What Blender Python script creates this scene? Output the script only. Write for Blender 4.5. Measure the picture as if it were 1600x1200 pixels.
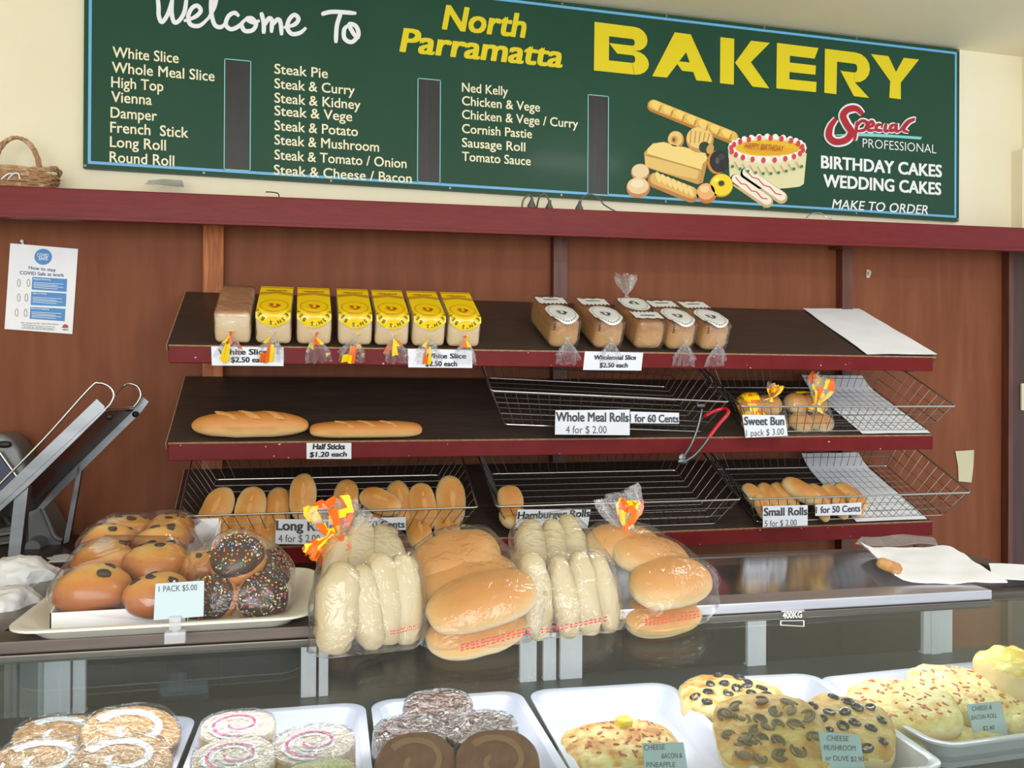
import bpy, bmesh, math, random
from mathutils import Vector, Matrix, Euler, noise
V = Vector
PI = math.pi
random.seed(7)
scene = bpy.context.scene
COL = scene.collection
for o in list(bpy.data.objects): bpy.data.objects.remove(o)

# ---------------------------------------------------------------- camera
FPX, YAW, PIT, ROL = 1323.8, .2429, .0029, .005
CAM = V((-.7818, -2.6118, 1.55))
fw = V((math.sin(YAW)*math.cos(PIT), math.cos(YAW)*math.cos(PIT), math.sin(PIT)))
rt = V((math.cos(YAW), -math.sin(YAW), 0)); up = rt.cross(fw)
rt, up = math.cos(ROL)*rt+math.sin(ROL)*up, -math.sin(ROL)*rt+math.cos(ROL)*up
cd = bpy.data.cameras.new('camera'); cam = bpy.data.objects.new('camera', cd); COL.objects.link(cam)
cd.sensor_width = 36; cd.lens = FPX/1600*36; cd.clip_start = .02
cam.matrix_world = Matrix(((rt.x, up.x, -fw.x, CAM.x), (rt.y, up.y, -fw.y, CAM.y), (rt.z, up.z, -fw.z, CAM.z), (0, 0, 0, 1)))
scene.camera = cam

# ---------------------------------------------------------------- light and exposure
scene.view_settings.view_transform = 'Standard'; scene.view_settings.look = 'None'
scene.view_settings.gamma = 1; scene.view_settings.exposure = 0.0
scene.view_settings.use_curve_mapping = False
w = bpy.data.worlds.new('daylight'); scene.world = w; w.use_nodes = True
w.node_tree.nodes['Background'].inputs[0].default_value = (.86, .93, 1, 1)
w.node_tree.nodes['Background'].inputs[1].default_value = 1.1
def area(name, loc, target, sx, sy, power, col):
    l = bpy.data.lights.new(name, 'AREA'); l.shape = 'RECTANGLE'; l.size = sx; l.size_y = sy; l.energy = power; l.color = col
    o = bpy.data.objects.new(name, l); COL.objects.link(o); o.location = loc
    o.rotation_euler = (V(target)-V(loc)).to_track_quat('-Z', 'Y').to_euler(); return o
area('shopfront_daylight', (-.9, -5.4, 1.75), (-.3, 0, 1.4), 4.6, 2.2, 134, (1, .985, .96))
area('ceiling_lamp', (.62, -1.72, 2.74), (.62, -1.72, 0), .5, .22, 10, (.95, 1, .97))
area('case_lamp', (-.42, -1.455, 1.208), (-.42, -1.40, 0.9), 1.5, .03, 3.6, (.95, .94, 1))

# ---------------------------------------------------------------- helpers
def lin(c): return tuple(((x/255)/12.92 if x/255 <= .04045 else ((x/255+.055)/1.055)**2.4) for x in c)+(1,)
def hit(px, py, p, n):
    d = rt*(px-800)/FPX-up*(py-600)/FPX+fw; n = V(n)
    return CAM+d*((V(p)-CAM).dot(n)/d.dot(n))
def hz(px, py, z): return hit(px, py, (0, 0, z), (0, 0, 1))
def hy(px, py, y): return hit(px, py, (0, y, 0), (0, 1, 0))
def LRS(loc=(0, 0, 0), rot=(0, 0, 0), s=(1, 1, 1)): return Matrix.LocRotScale(V(loc), Euler(rot), V(s))

class NT:
    def __init__(s, m):
        m.use_nodes = True; s.t = m.node_tree; s.n = s.t.nodes; s.n.clear(); s.out = s.n.new('ShaderNodeOutputMaterial')
    def new(s, t, **k):
        a = s.n.new('ShaderNode'+t)
        for kk, v in k.items():
            if kk in a.inputs: a.inputs[kk].default_value = v
            else: setattr(a, kk, v)
        return a
    def l(s, a, b): s.t.links.new(a, b)
MATS = {}
def coords(T, space, stretch):
    tc = T.new('TexCoord'); mp = T.new('Mapping'); mp.inputs['Scale'].default_value = stretch
    T.l(tc.outputs[space], mp.inputs[0]); return mp.outputs[0]
def ramp(T, fac, stops):
    r = T.new('ValToRGB'); e = r.color_ramp.elements
    while len(e) < len(stops): e.new(.5)
    for i, (p, c) in enumerate(stops): e[i].position = p; e[i].color = lin(c)
    T.l(fac, r.inputs[0]); return r.outputs[0]
def pm(name, c1, c2=None, scale=8, stretch=(1, 1, 1), detail=4, rough=.5, bump=0, bscale=None, metal=0, coat=0, spec=.5, lo=.35, hi=.65, c3=None, trans=0, sss=0, emit=0):
    if name in MATS: return MATS[name]
    m = bpy.data.materials.new(name); T = NT(m); p = T.new('BsdfPrincipled'); T.l(p.outputs[0], T.out.inputs[0])
    p.inputs['Roughness'].default_value = rough; p.inputs['Metallic'].default_value = metal
    p.inputs['Coat Weight'].default_value = coat; p.inputs['Coat Roughness'].default_value = .12; p.inputs['Specular IOR Level'].default_value = spec
    p.inputs['Subsurface Weight'].default_value = sss; p.inputs['Subsurface Radius'].default_value = (.02, .01, .005)
    p.inputs['Base Color'].default_value = lin(c1)
    if c2 or bump:
        co = coords(T, 'Object', stretch); nz = T.new('TexNoise', Scale=scale, Detail=detail); T.l(co, nz.inputs['Vector'])
        if c2:
            st = [(lo, c1), (hi, c2)] if not c3 else [(lo, c1), ((lo+hi)/2, c2), (hi, c3)]
            T.l(ramp(T, nz.outputs[0], st), p.inputs['Base Color'])
        if bump:
            b = T.new('Bump', Strength=bump, Distance=.004); src = nz
            if bscale: src = T.new('TexNoise', Scale=bscale, Detail=3); T.l(co, src.inputs['Vector'])
            T.l(src.outputs[0], b.inputs['Height']); T.l(b.outputs[0], p.inputs['Normal'])
    MATS[name] = m; return m
def crust(name, stops, nscale=14, namp=.25, rough=.45, axis=2, space='Generated', bump=.25, bscale=60, coat=0.0, z0=0, z1=1, bstretch=None):
    """bread crust: baked colour runs from the pale base to the browned top, broken up by noise"""
    if name in MATS: return MATS[name]
    m = bpy.data.materials.new(name); T = NT(m); p = T.new('BsdfPrincipled'); T.l(p.outputs[0], T.out.inputs[0])
    p.inputs['Roughness'].default_value = rough; p.inputs['Coat Weight'].default_value = coat; p.inputs['Coat Roughness'].default_value = .2
    p.inputs['Subsurface Weight'].default_value = .0
    tc = T.new('TexCoord'); s = T.new('SeparateXYZ'); T.l(tc.outputs[space], s.inputs[0])
    mr = T.new('MapRange'); mr.inputs[1].default_value = z0; mr.inputs[2].default_value = z1; T.l(s.outputs[axis], mr.inputs[0])
    oi = T.new('ObjectInfo'); va = T.new('VectorMath', operation='ADD'); sc = T.new('VectorMath', operation='SCALE'); sc.inputs[3].default_value = 5
    cb = T.new('CombineXYZ'); T.l(oi.outputs['Random'], cb.inputs[0]); T.l(oi.outputs['Random'], cb.inputs[1]); T.l(cb.outputs[0], sc.inputs[0])
    T.l(tc.outputs['Object'], va.inputs[0]); T.l(sc.outputs[0], va.inputs[1])
    nz = T.new('TexNoise', Scale=nscale, Detail=5); T.l(va.outputs[0], nz.inputs['Vector'])
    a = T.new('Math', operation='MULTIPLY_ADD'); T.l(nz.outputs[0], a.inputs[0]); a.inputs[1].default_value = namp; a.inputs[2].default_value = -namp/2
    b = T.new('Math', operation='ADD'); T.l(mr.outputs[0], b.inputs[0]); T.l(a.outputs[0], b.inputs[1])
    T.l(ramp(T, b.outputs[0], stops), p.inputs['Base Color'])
    n2 = T.new('TexNoise', Scale=bscale, Detail=4); mp = T.new('Mapping'); mp.inputs['Scale'].default_value = bstretch or (1, 1, 1); T.l(va.outputs[0], mp.inputs[0]); T.l(mp.outputs[0], n2.inputs['Vector'])
    bp = T.new('Bump', Strength=bump, Distance=.003); T.l(n2.outputs[0], bp.inputs['Height']); T.l(bp.outputs[0], p.inputs['Normal'])
    MATS[name] = m; return m
def film(name, tint=(255, 255, 255), gloss=.35, veil=.05, wr=35, bump=.6, dist=.006, rough=.12, stretch=(1, 1, 1), facing=.35, spark=0, power=3.5):
    """thin clear plastic or glass: see-through with a fresnel gloss, crease highlights and a faint milky veil"""
    if name in MATS: return MATS[name]
    m = bpy.data.materials.new(name); T = NT(m)
    tr = T.new('BsdfTransparent'); tr.inputs[0].default_value = lin(tint); gl = T.new('BsdfGlossy'); gl.inputs['Roughness'].default_value = rough
    gl.inputs[0].default_value = (.97, .98, 1, 1)
    df = T.new('BsdfDiffuse'); df.inputs[0].default_value = lin((238, 240, 245)); tl = T.new('BsdfTranslucent'); tl.inputs[0].default_value = lin((238, 240, 245))
    lw = T.new('LayerWeight', Blend=.5)
    if bump:
        co = coords(T, 'Object', stretch); nz = T.new('TexNoise', Scale=wr, Detail=3, Distortion=1.2); T.l(co, nz.inputs['Vector'])
        b = T.new('Bump', Strength=bump, Distance=dist); T.l(nz.outputs[0], b.inputs['Height']); T.l(b.outputs[0], gl.inputs['Normal']); T.l(b.outputs[0], lw.inputs['Normal'])
    pw = T.new('Math', operation='POWER'); T.l(lw.outputs['Facing'], pw.inputs[0]); pw.inputs[1].default_value = power
    mm = T.new('Math', operation='MULTIPLY'); T.l(pw.outputs[0], mm.inputs[0]); mm.inputs[1].default_value = gloss*2; mm.use_clamp = True
    ad = T.new('Math', operation='ADD'); T.l(mm.outputs[0], ad.inputs[0]); ad.inputs[1].default_value = .03+spark; ad.use_clamp = True
    dm = T.new('MixShader'); dm.inputs[0].default_value = .5; T.l(df.outputs[0], dm.inputs[1]); T.l(tl.outputs[0], dm.inputs[2])
    m1 = T.new('MixShader'); m1.inputs[0].default_value = veil; T.l(tr.outputs[0], m1.inputs[1]); T.l(dm.outputs[0], m1.inputs[2])
    m2 = T.new('MixShader'); T.l(ad.outputs[0], m2.inputs[0]); T.l(m1.outputs[0], m2.inputs[1]); T.l(gl.outputs[0], m2.inputs[2])
    T.l(m2.outputs[0], T.out.inputs[0]); MATS[name] = m; return m
def flat(c, rough=.5, name=None): return pm(name or 'paint_%d_%d_%d' % tuple(c), c, rough=rough)

def obj(name, bm, m, parent=None, world=False, smooth=True, kind=None, label=None):
    if parent is not None and world: bm.transform(mw(parent).inverted())
    me = bpy.data.meshes.new(name); bm.normal_update(); bm.to_mesh(me); bm.free()
    if smooth:
        me.shade_smooth()
        try: me.set_sharp_from_angle(angle=math.radians(50))
        except Exception: pass
    for x in (m if isinstance(m, (list, tuple)) else [m]): me.materials.append(x)
    o = bpy.data.objects.new(name, me); COL.objects.link(o)
    if parent is not None: o.parent = parent
    if kind: o['kind'] = kind
    if label: o['label'] = label
    return o
def mw(o):
    M = o.matrix_basis.copy()
    return mw(o.parent) @ M if o.parent else M
def thing(name, label, cat, loc=(0, 0, 0), rot=(0, 0, 0), group=None, M=None):
    o = bpy.data.objects.new(name, None); COL.objects.link(o); o.empty_display_size = .05
    if M is not None: o.matrix_basis = M
    else: o.location = loc; o.rotation_euler = rot
    return tag(o, label, cat, group)
def tag(o, label, cat, group=None):
    o['label'] = label; o['category'] = cat
    if group: o['group'] = group
    return o
def struct(name, bm, m, smooth=False, parent=None): return obj(name, bm, m, parent, kind='structure' if parent is None else None, smooth=smooth)
def copytree(o, M=None, label=None, group=None, parent=None):
    c = o.copy(); COL.objects.link(c)
    if parent is not None: c.parent = parent
    if M is not None: c.matrix_basis = M
    if label: c['label'] = label
    if group: c['group'] = group
    for ch in list(o.children): copytree(ch, parent=c)
    return c
def new(): return bmesh.new()
def box(bm, x0, x1, y0, y1, z0, z1, M=None, mi=0, bev=0):
    vs = [bm.verts.new(V(p) if M is None else M @ V(p)) for p in ((x0, y0, z0), (x1, y0, z0), (x1, y1, z0), (x0, y1, z0), (x0, y0, z1), (x1, y0, z1), (x1, y1, z1), (x0, y1, z1))]
    fs = [bm.faces.new([vs[i] for i in f]) for f in ((3, 2, 1, 0), (4, 5, 6, 7), (0, 1, 5, 4), (1, 2, 6, 5), (2, 3, 7, 6), (3, 0, 4, 7))]
    for f in fs: f.material_index = mi
    if bev:
        es = list({e for f in fs for e in f.edges}); bmesh.ops.bevel(bm, geom=es, offset=bev, segments=2, affect='EDGES', profile=.6)
    return bm
def loft(bm, rings, closed=True, cap=True, mi=0, loop=False):
    R = [[bm.verts.new(V(p)) for p in r] for r in rings]; n = len(R[0])
    pairs = list(zip(R, R[1:]))+([(R[-1], R[0])] if loop else [])
    for a, b in pairs:
        for i in range(n if closed else n-1):
            j = (i+1) % n; f = bm.faces.new((a[i], a[j], b[j], b[i])); f.material_index = mi
    if cap and closed and not loop:
        for r, rev in ((R[0], 1), (R[-1], 0)):
            f = bm.faces.new(r[::-1] if rev else r); f.material_index = mi
    return R
def tube(bm, pts, r, seg=6, loop=False, mi=0, rad=None):
    P = [V(p) for p in pts]; n = len(P); rings = []; prev = None
    for i, p in enumerate(P):
        a = P[(i-1) % n] if (loop or i) else P[0]; b = P[(i+1) % n] if (loop or i < n-1) else P[-1]
        t = (b-a).normalized()
        if prev is None:
            ref = V((0, 0, 1)) if abs(t.z) < .9 else V((1, 0, 0)); u = t.cross(ref).normalized()
        else: u = (prev-t*prev.dot(t)); u = u.normalized() if u.length > 1e-6 else t.orthogonal().normalized()
        prev = u; v = t.cross(u); rr = rad[i] if rad else r
        rings.append([p+u*rr*math.cos(2*PI*k/seg)+v*rr*math.sin(2*PI*k/seg) for k in range(seg)])
    loft(bm, rings, loop=loop, mi=mi); return bm
def catmull(pts, n=6, loop=False):
    P = [V(p) for p in pts]; out = []; N = len(P)
    for i in range(N if loop else N-1):
        p0 = P[i-1] if (loop or i) else P[0]; p1 = P[i]; p2 = P[(i+1) % N]; p3 = P[(i+2) % N] if (loop or i+2 < N) else P[-1]
        for k in range(n):
            t = k/n; out.append(.5*((2*p1)+(p2-p0)*t+(2*p0-5*p1+4*p2-p3)*t*t+(3*p1-p0-3*p2+p3)*t**3))
    if not loop: out.append(P[-1])
    return out
def spow(x, e): return math.copysign(abs(x)**e, x)
def superell(bm, c, a, e1=.8, e2=.8, nu=20, nv=12, M=None, fn=None, mi=0):
    """superellipsoid, poles on the x axis"""
    rings = []
    for i in range(1, nv):
        t = -PI/2+PI*i/nv; r = []
        for k in range(nu):
            p = 2*PI*k/nu; cx = spow(math.cos(t), e1)
            q = V((a[0]*spow(math.sin(t), e1), a[1]*cx*spow(math.cos(p), e2), a[2]*cx*spow(math.sin(p), e2)))
            if fn: q = fn(q)
            q = q+V(c); r.append(M @ q if M is not None else q)
        rings.append(r)
    R = loft(bm, rings, cap=False, mi=mi)
    for r, s in ((R[0], -1), (R[-1], 1)):
        q = V((s*a[0], 0, 0)); q = fn(q) if fn else q; q = q+V(c); v = bm.verts.new(M @ q if M is not None else q)
        for k in range(nu):
            f = (r[k], v, r[(k+1) % nu]) if s < 0 else (r[k], r[(k+1) % nu], v)
            bm.faces.new(f[::-1] if s < 0 else f).material_index = mi
    return bm
def lump(amp, freq, seed=0):
    o = V((seed*3.1, seed*1.7, seed*.9))
    return lambda q: q+q.normalized()*(amp*noise.noise(q*freq+o)+amp*.4*noise.noise(q*freq*2.7+o)) if q.length > 1e-9 else q
def axes(a, n, c):
    """matrix whose X runs along a and whose Z points as near n as it can"""
    X = V(a).normalized(); Y = V(n).cross(X).normalized(); Z = X.cross(Y)
    return Matrix(((X.x, Y.x, Z.x, c[0]), (X.y, Y.y, Z.y, c[1]), (X.z, Y.z, Z.z, c[2]), (0, 0, 0, 1)))

# ---- lettering: every glyph run becomes a flat mesh
TXT = {}
def glyphs(s, bold=0):
    k = (s, bold)
    if k not in TXT:
        cu = bpy.data.curves.new('t', 'FONT'); cu.body = s; cu.size = 1; cu.offset = bold; cu.resolution_u = 3
        o = bpy.data.objects.new('t', cu); COL.objects.link(o); bpy.context.view_layer.update()
        me = bpy.data.meshes.new_from_object(o.evaluated_get(bpy.context.evaluated_depsgraph_get()))
        vs = [v.co.copy() for v in me.vertices]; fs = [list(p.vertices) for p in me.polygons]
        bpy.data.objects.remove(o); bpy.data.meshes.remove(me); bpy.data.curves.remove(cu)
        TXT[k] = (vs, fs)
    return TXT[k]
CAPH = .682
def text_into(bm, s, fn, width, cap, bold=0, shear=0, mi=0):
    """fn maps (x,y) in metres (baseline left at 0,0) to space"""
    vs, fs = glyphs(s, min(bold, 0)); ex = max(0, bold)
    x0 = min(v.x for v in vs); x1 = max(v.x for v in vs); ky = cap/CAPH; kx = width/(x1-x0)
    o0 = fn(0, 0); nv = (fn(.001, 0)-o0).cross(fn(0, .001)-o0); nv = nv.normalized() if nv.length > 0 else nv
    for li, (dx, dy) in enumerate(((0, 0),) if not ex else ((-ex, -ex*.6), (ex, -ex*.6), (-ex, ex*.6), (ex, ex*.6))):
        N = [bm.verts.new(fn((v.x+dx-x0)*kx+shear*v.y*ky, (v.y+dy)*ky)+nv*(.00012*li)) for v in vs]
        for f in fs:
            try: bm.faces.new([N[i] for i in f]).material_index = mi
            except ValueError: pass
    return bm
# ================================================================= materials
M_wallc = pm('cream_plaster', (240, 233, 206), (233, 225, 196), scale=2.5, rough=.7, bump=.05, bscale=30)
M_ceil = pm('ceiling_paint', (238, 231, 202), (232, 224, 194), scale=2, rough=.75)
M_ply = pm('brown_plywood', (118, 68, 45), (127, 75, 50), scale=5, stretch=(5, 5, .6), detail=7, rough=.5, bump=.04, c3=(136, 83, 58), coat=0, lo=.25, hi=.75, spec=.12)
M_plyd = pm('dark_side_panel', (60, 36, 27), (72, 44, 34), scale=7, stretch=(6, 6, .5), rough=.5)
M_post = pm('varnished_timber', (176, 102, 54), (150, 82, 42), scale=9, stretch=(7, 7, .6), detail=6, rough=.4, c3=(190, 116, 64), coat=.0, spec=.2)
M_postd = pm('brown_painted_timber', (104, 58, 42), (84, 46, 34), scale=9, stretch=(7, 7, .6), rough=.45)
M_maroon = pm('maroon_gloss_paint', (108, 28, 29), (116, 34, 34), scale=30, stretch=(.4, 3, 3), rough=.36, bump=.06, bscale=120, coat=.03, spec=.25)
M_maroon2 = pm('maroon_chipped_paint', (104, 22, 24), (112, 28, 29), scale=14, rough=.42, coat=0, spec=.14)
M_chip = flat((190, 170, 160))
M_lam = pm('dark_woodgrain_laminate', (66, 54, 48), (52, 42, 37), scale=22, stretch=(.35, 6, 6), detail=5, rough=.42, coat=.1)
M_edge = pm('chipboard_edge', (176, 140, 106), (150, 112, 84), scale=60, rough=.7)
M_wire = pm('chrome_wire', (190, 188, 184), rough=.28, metal=.95)
M_wired = pm('dull_grid_wire', (116, 113, 110), rough=.35, metal=.85)
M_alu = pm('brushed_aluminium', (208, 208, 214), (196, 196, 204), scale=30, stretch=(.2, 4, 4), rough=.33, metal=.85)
M_raildark = pm('rail_dark_reflection', (104, 92, 84), (92, 82, 76), scale=30, stretch=(.2, 4, 4), rough=.5, metal=.4)  # left stretch of the aluminium rail, its dark reflection painted into the colour
M_stile = pm('satin_white_aluminium', (232, 230, 238), (226, 224, 234), scale=30, stretch=(4, 4, .2), rough=.4, metal=.1)
M_alud = pm('dull_bronze_aluminium', (126, 118, 112), (112, 104, 98), scale=30, stretch=(.2, 4, 4), rough=.36, metal=.75)
M_steel = pm('stainless_steel', (122, 125, 128), (104, 107, 110), scale=6, stretch=(1, 1, 4), rough=.34, metal=.95)
M_grey = pm('grey_enamel', (112, 114, 116), (98, 100, 102), scale=5, rough=.4, coat=.2)
M_black = pm('black_rubber', (26, 25, 25), rough=.5)
M_blue = flat((34, 44, 86), .35)
M_paper = pm('white_paper', (246, 247, 252), (241, 242, 249), scale=12, rough=.6, bump=.05)
M_card = pm('white_card', (228, 231, 240), (222, 226, 236), scale=6, rough=.4)
M_tag = pm('pale_blue_card', (178, 196, 202), (172, 190, 198), scale=6, rough=.35)
M_ink = flat((28, 28, 32), .6); M_ink2 = flat((70, 72, 80), .6)
M_trayw = pm('white_melamine', (222, 219, 234), (218, 215, 231), scale=5, rough=.22, coat=.3)
M_trayc = pm('ivory_plastic', (226, 224, 214), (219, 217, 206), scale=8, rough=.35, coat=.15)
M_green = pm('green_sign_enamel', (34, 72, 54), (37, 76, 58), scale=3, rough=.4, coat=.06, spec=.2)
M_greend = flat((22, 48, 38), .3)
M_sky = flat((108, 178, 226), .4); M_cream = flat((240, 234, 200), .45); M_white = flat((238, 240, 244), .4)
M_yel = flat((226, 206, 22), .4); M_chalk = pm('chalk_panel', (38, 37, 38), (46, 45, 46), scale=9, stretch=(6, 6, .5), rough=.4)
M_aqua = flat((130, 208, 206), .4); M_red = flat((176, 26, 44), .4); M_screw = pm('screw_head', (140, 138, 134), rough=.4, metal=.7)
M_film = film('clear_bag_film', gloss=.32, veil=.025, wr=38, bump=1.0, rough=.1, power=2.6, spark=.02)
M_film2 = film('crinkled_wrap_film', gloss=.36, veil=.10, wr=60, bump=1.0, rough=.1, power=2.4, spark=.03)
M_pack = film('taut_pack_film', gloss=.3, veil=.02, wr=22, bump=.35, rough=.08, power=2.8, spark=.01)
M_glass = film('case_glass', tint=(236, 243, 240), gloss=.26, veil=.01, bump=0, rough=.02, power=3.2)
M_glassd = film('dark_rear_glass', tint=(130, 126, 122), gloss=.3, veil=.05, bump=0, rough=.02, facing=.3)
M_orange = flat((238, 110, 20), .3); M_yprint = flat((250, 214, 20), .3); M_rprint = flat((214, 62, 70), .35)
M_wicker = pm('wicker_cane', (190, 152, 112), (160, 120, 84), scale=40, rough=.6, c3=(206, 172, 134))
C_roll = crust('golden_roll_crust', [(0, (236, 214, 172)), (.6, (236, 210, 162)), (.76, (228, 180, 112)), (.9, (212, 148, 76)), (1, (200, 130, 60))], namp=.5, nscale=14)
C_bag = crust('soft_roll_crust', [(0, (218, 200, 166)), (.45, (219, 199, 160)), (.6, (213, 175, 117)), (.8, (203, 149, 84)), (1, (193, 133, 68))], namp=.34, nscale=13, bump=.25)
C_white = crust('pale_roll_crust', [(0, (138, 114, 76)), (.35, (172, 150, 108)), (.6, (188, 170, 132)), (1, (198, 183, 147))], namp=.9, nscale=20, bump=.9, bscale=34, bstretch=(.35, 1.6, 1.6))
C_stick = crust('long_loaf_crust', [(0, (238, 206, 150)), (.3, (232, 190, 124)), (.5, (214, 148, 80)), (1, (200, 128, 62))], namp=.35, nscale=16)
C_bun = crust('glazed_bun_crust', [(0, (140, 78, 40)), (.45, (164, 94, 46)), (.7, (190, 120, 54)), (.88, (216, 158, 78)), (1, (228, 184, 108))], namp=.5, nscale=16, coat=.25, rough=.35)
C_loafw = crust('white_sandwich_loaf', [(0, (228, 200, 154)), (.5, (234, 210, 170)), (.8, (238, 222, 190)), (.9, (226, 196, 156)), (.98, (180, 130, 92))], namp=.2, nscale=34)
C_loafm = crust('wholemeal_loaf', [(0, (206, 164, 112)), (.6, (200, 154, 102)), (.88, (168, 116, 72)), (1, (142, 94, 58))], namp=.3, nscale=30)
M_score = pm('floury_score_mark', (222, 168, 98), (212, 150, 82), scale=60, rough=.55)
M_choc = pm('chocolate_icing', (60, 34, 28), (72, 44, 36), scale=30, rough=.3, bump=.15, coat=.2)
M_raisin = pm('raisin', (38, 26, 26), (52, 34, 36), scale=60, rough=.4, bump=.4)
# ================================================================= the setting
bm = new(); box(bm, -3.2, 2.4, 0, .1, -.02, 2.8); struct('wall_back', bm, M_wallc)
bm = new(); box(bm, -3.2, 1.742, -.006, 0, 0, 2.06); struct('trim_1', bm, M_ply)
bm = new(); box(bm, 1.742, 2.4, -.03, 0, 0, 2.06); struct('trim_2', bm, M_plyd)
bm = new(); box(bm, 1.728, 1.748, -.04, 0, 0, 2.06); struct('trim_3', bm, M_postd)
bm = new(); box(bm, -3.3, 2.5, -4.2, .1, 2.79, 2.86); struct('ceiling', bm, M_ceil)
bm = new(); box(bm, -3.3, 2.5, -5.6, .1, -.05, 0); struct('floor', bm, pm('grey_floor_tiles', (214, 208, 198), (202, 196, 186), scale=5, rough=.4))
bm = new(); box(bm, -3.3, -3.2, -4.2, .1, 0, 2.79); struct('wall_left', bm, M_wallc)
bm = new(); box(bm, 1.822, 2.4, -.12, 0, 2.06, 2.79); box(bm, 1.775, 1.822, -.05, 0, 2.06, 2.43); struct('wall_right', bm, M_wallc)

def batten(label, x0, x1, y0, m):
    bm = new(); box(bm, x0, x1, y0, -.006, .1, 2.04, bev=.003); o = obj('timber_post', bm, m, smooth=False); tag(o, label, 'post', 'timber posts behind the bread shelves')
batten('varnished timber wall post behind the white bread, leftmost of three', -1.060, -1.003, -.045, M_post)
batten('brown timber wall post behind the wholemeal loaves, middle of three', -.012, .036, -.045, M_postd)
batten('brown timber wall post behind the paper covered shelf end, rightmost of three', 1.03, 1.072, -.045, M_postd)

# long maroon shelf along the wall, sloping up a little to the right
ws = thing('wall_shelf', 'long maroon painted shelf fixed along the wall under the menu sign', 'shelf', (0, -.15, 2.0455), (0, -math.atan(.0157), 0))
bm = new(); box(bm, -2.6, 2.3, -.022, 0, -.0415, .0415, bev=.003); obj('front_board', bm, M_maroon, ws, smooth=False)
bm = new(); box(bm, -2.6, 2.3, 0, .14, .012, .036); obj('shelf_board', bm, M_maroon, ws, smooth=False)
bm = new(); box(bm, -2.6, 2.3, -.027, -.022, -.0415, -.0325, bev=.001); obj('lower_bead', bm, M_maroon, ws, smooth=False)
bm = new(); box(bm, 1.00, 1.05, .0, .14, -.03, .012); obj('bracket', bm, M_postd, ws, smooth=False)
WS = lambda x: 2.0455+.0157*x+.037

# ================================================================= the menu sign
SY = -.02
sign = thing('menu_board', 'long green painted bakery menu sign board screwed to the wall', 'sign', (.073, SY, 2.157))
SX0, SX1, SZ0, SZ1 = -1.3806, 1.5272, 2.1567, 2.7819
bm = new(); box(bm, SX0, SX1, SY, -.002, SZ0, SZ1); obj('board', bm, M_green, sign, True, smooth=False)
bm = new()
for i, w_ in ((.012, .008),):
    x0, x1, z0, z1 = SX0+i, SX1-i, SZ0+i, SZ1-i; y = SY-.0008
    for a in ((x0, x1, z0, z0+w_), (x0, x1, z1-w_, z1), (x0, x0+w_, z0+w_, z1-w_), (x1-w_, x1, z0+w_, z1-w_)): box(bm, a[0], a[1], y, SY, a[2], a[3])
obj('border_stripe', bm, M_sky, sign, True, smooth=False)
for x, z in [(SX0+.006, SZ0+.006), (SX1-.006, SZ0+.006), (SX1-.006, SZ1-.006)]+[(SX0+.32+.36*i, zz) for i in range(7) for zz in (SZ0+.006, SZ1-.006)]:
    bm = new(); bmesh.ops.create_cone(bm, cap_ends=True, segments=10, radius1=.005, radius2=.0035, depth=.003, matrix=LRS((x, SY-.0015, z), (PI/2, 0, 0))); obj('screw', bm, M_screw, sign, True)
def P(px, py, off=.0012): return hy(px, py, SY-off)
def sign_text(s, x0, y0, x1, y1, cap, m, bold=0, shear=0, name='lettering', par=None, pl=None, flat_=True):
    a = (pl or P)(x0, y0); b = (pl or P)(x1, y1); c = (pl or P)(x0, y0-cap); h = (c-a).length; z = (a.z+b.z)/2 if flat_ else a.z
    wd = b.x-a.x; k = 0 if flat_ else (b.z-a.z)/wd
    bm = new(); text_into(bm, s, lambda x, y: V((a.x+x, a.y, z+y+k*x)), wd-abs(shear)*h*.9, h, bold, shear)
    return obj(name, bm, m, par or sign, True, smooth=False)
for s, x0, y0, x1, y1 in (('White Slice', 176, 90, 279, 98), ('Whole Meal Slice', 175, 113, 335, 127), ('High Top', 174, 136.5, 255, 142.5), ('Vienna', 174, 159, 237, 164),
        ('Damper', 173, 183.5, 245, 189), ('French  Stick', 172.5, 206, 294, 216), ('Long Roll', 172, 229.5, 259, 235), ('Round Roll', 171.5, 252.5, 272, 260),
        ('Steak Pie', 429, 115, 512, 122), ('Steak & Curry', 429, 138, 554, 148), ('Steak & Kidney', 429, 160.5, 563, 170.5), ('Steak & Vege', 429, 180.5, 550, 189),
        ('Steak & Potato', 429, 203, 559, 213), ('Steak & Mushroom', 429, 225.5, 592, 237), ('Steak & Tomato / Onion', 429, 248.5, 635, 263), ('Steak & Cheese / Bacon', 428, 272.5, 643, 286),
        ('Ned Kelly', 722, 143.5, 793.5, 149), ('Chicken & Vege', 722, 165.4, 843.5, 173), ('Chicken & Vege / Curry', 722, 186.5, 903, 199), ('Cornish Pastie', 722, 208, 831, 215.5),
        ('Sausage Roll', 722, 229.5, 820.5, 236.5), ('Tomato Sauce', 722, 251.5, 829, 258)):
    sign_text(s, x0, y0, x1, y1, 16.5 if x0 < 400 else 15.2 if x0 < 600 else 14, M_cream, .012)
sign_text('North', 692, 45, 824, 59, 37, M_yel, .03, .18); sign_text('Parramatta', 626, 80, 882, 105.5, 36, M_yel, .03, .18)
sign_text('PROFESSIONAL', 1348, 229, 1463, 241, 14, M_white, -.008)
sign_text('BIRTHDAY CAKES', 1283.5, 263, 1471, 276, 19, M_white, .03); sign_text('WEDDING CAKES', 1287, 292, 1470, 304, 19, M_white, .03)
sign_text('MAKE TO ORDER', 1300, 326, 1452, 335, 14.5, M_white, .01, .2)
def poly_px(bm, pts, off, mi=0):
    try: f = bm.faces.new([bm.verts.new(P(x, y, off)) for x, y in pts]); f.material_index = mi
    except ValueError: pass
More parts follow.
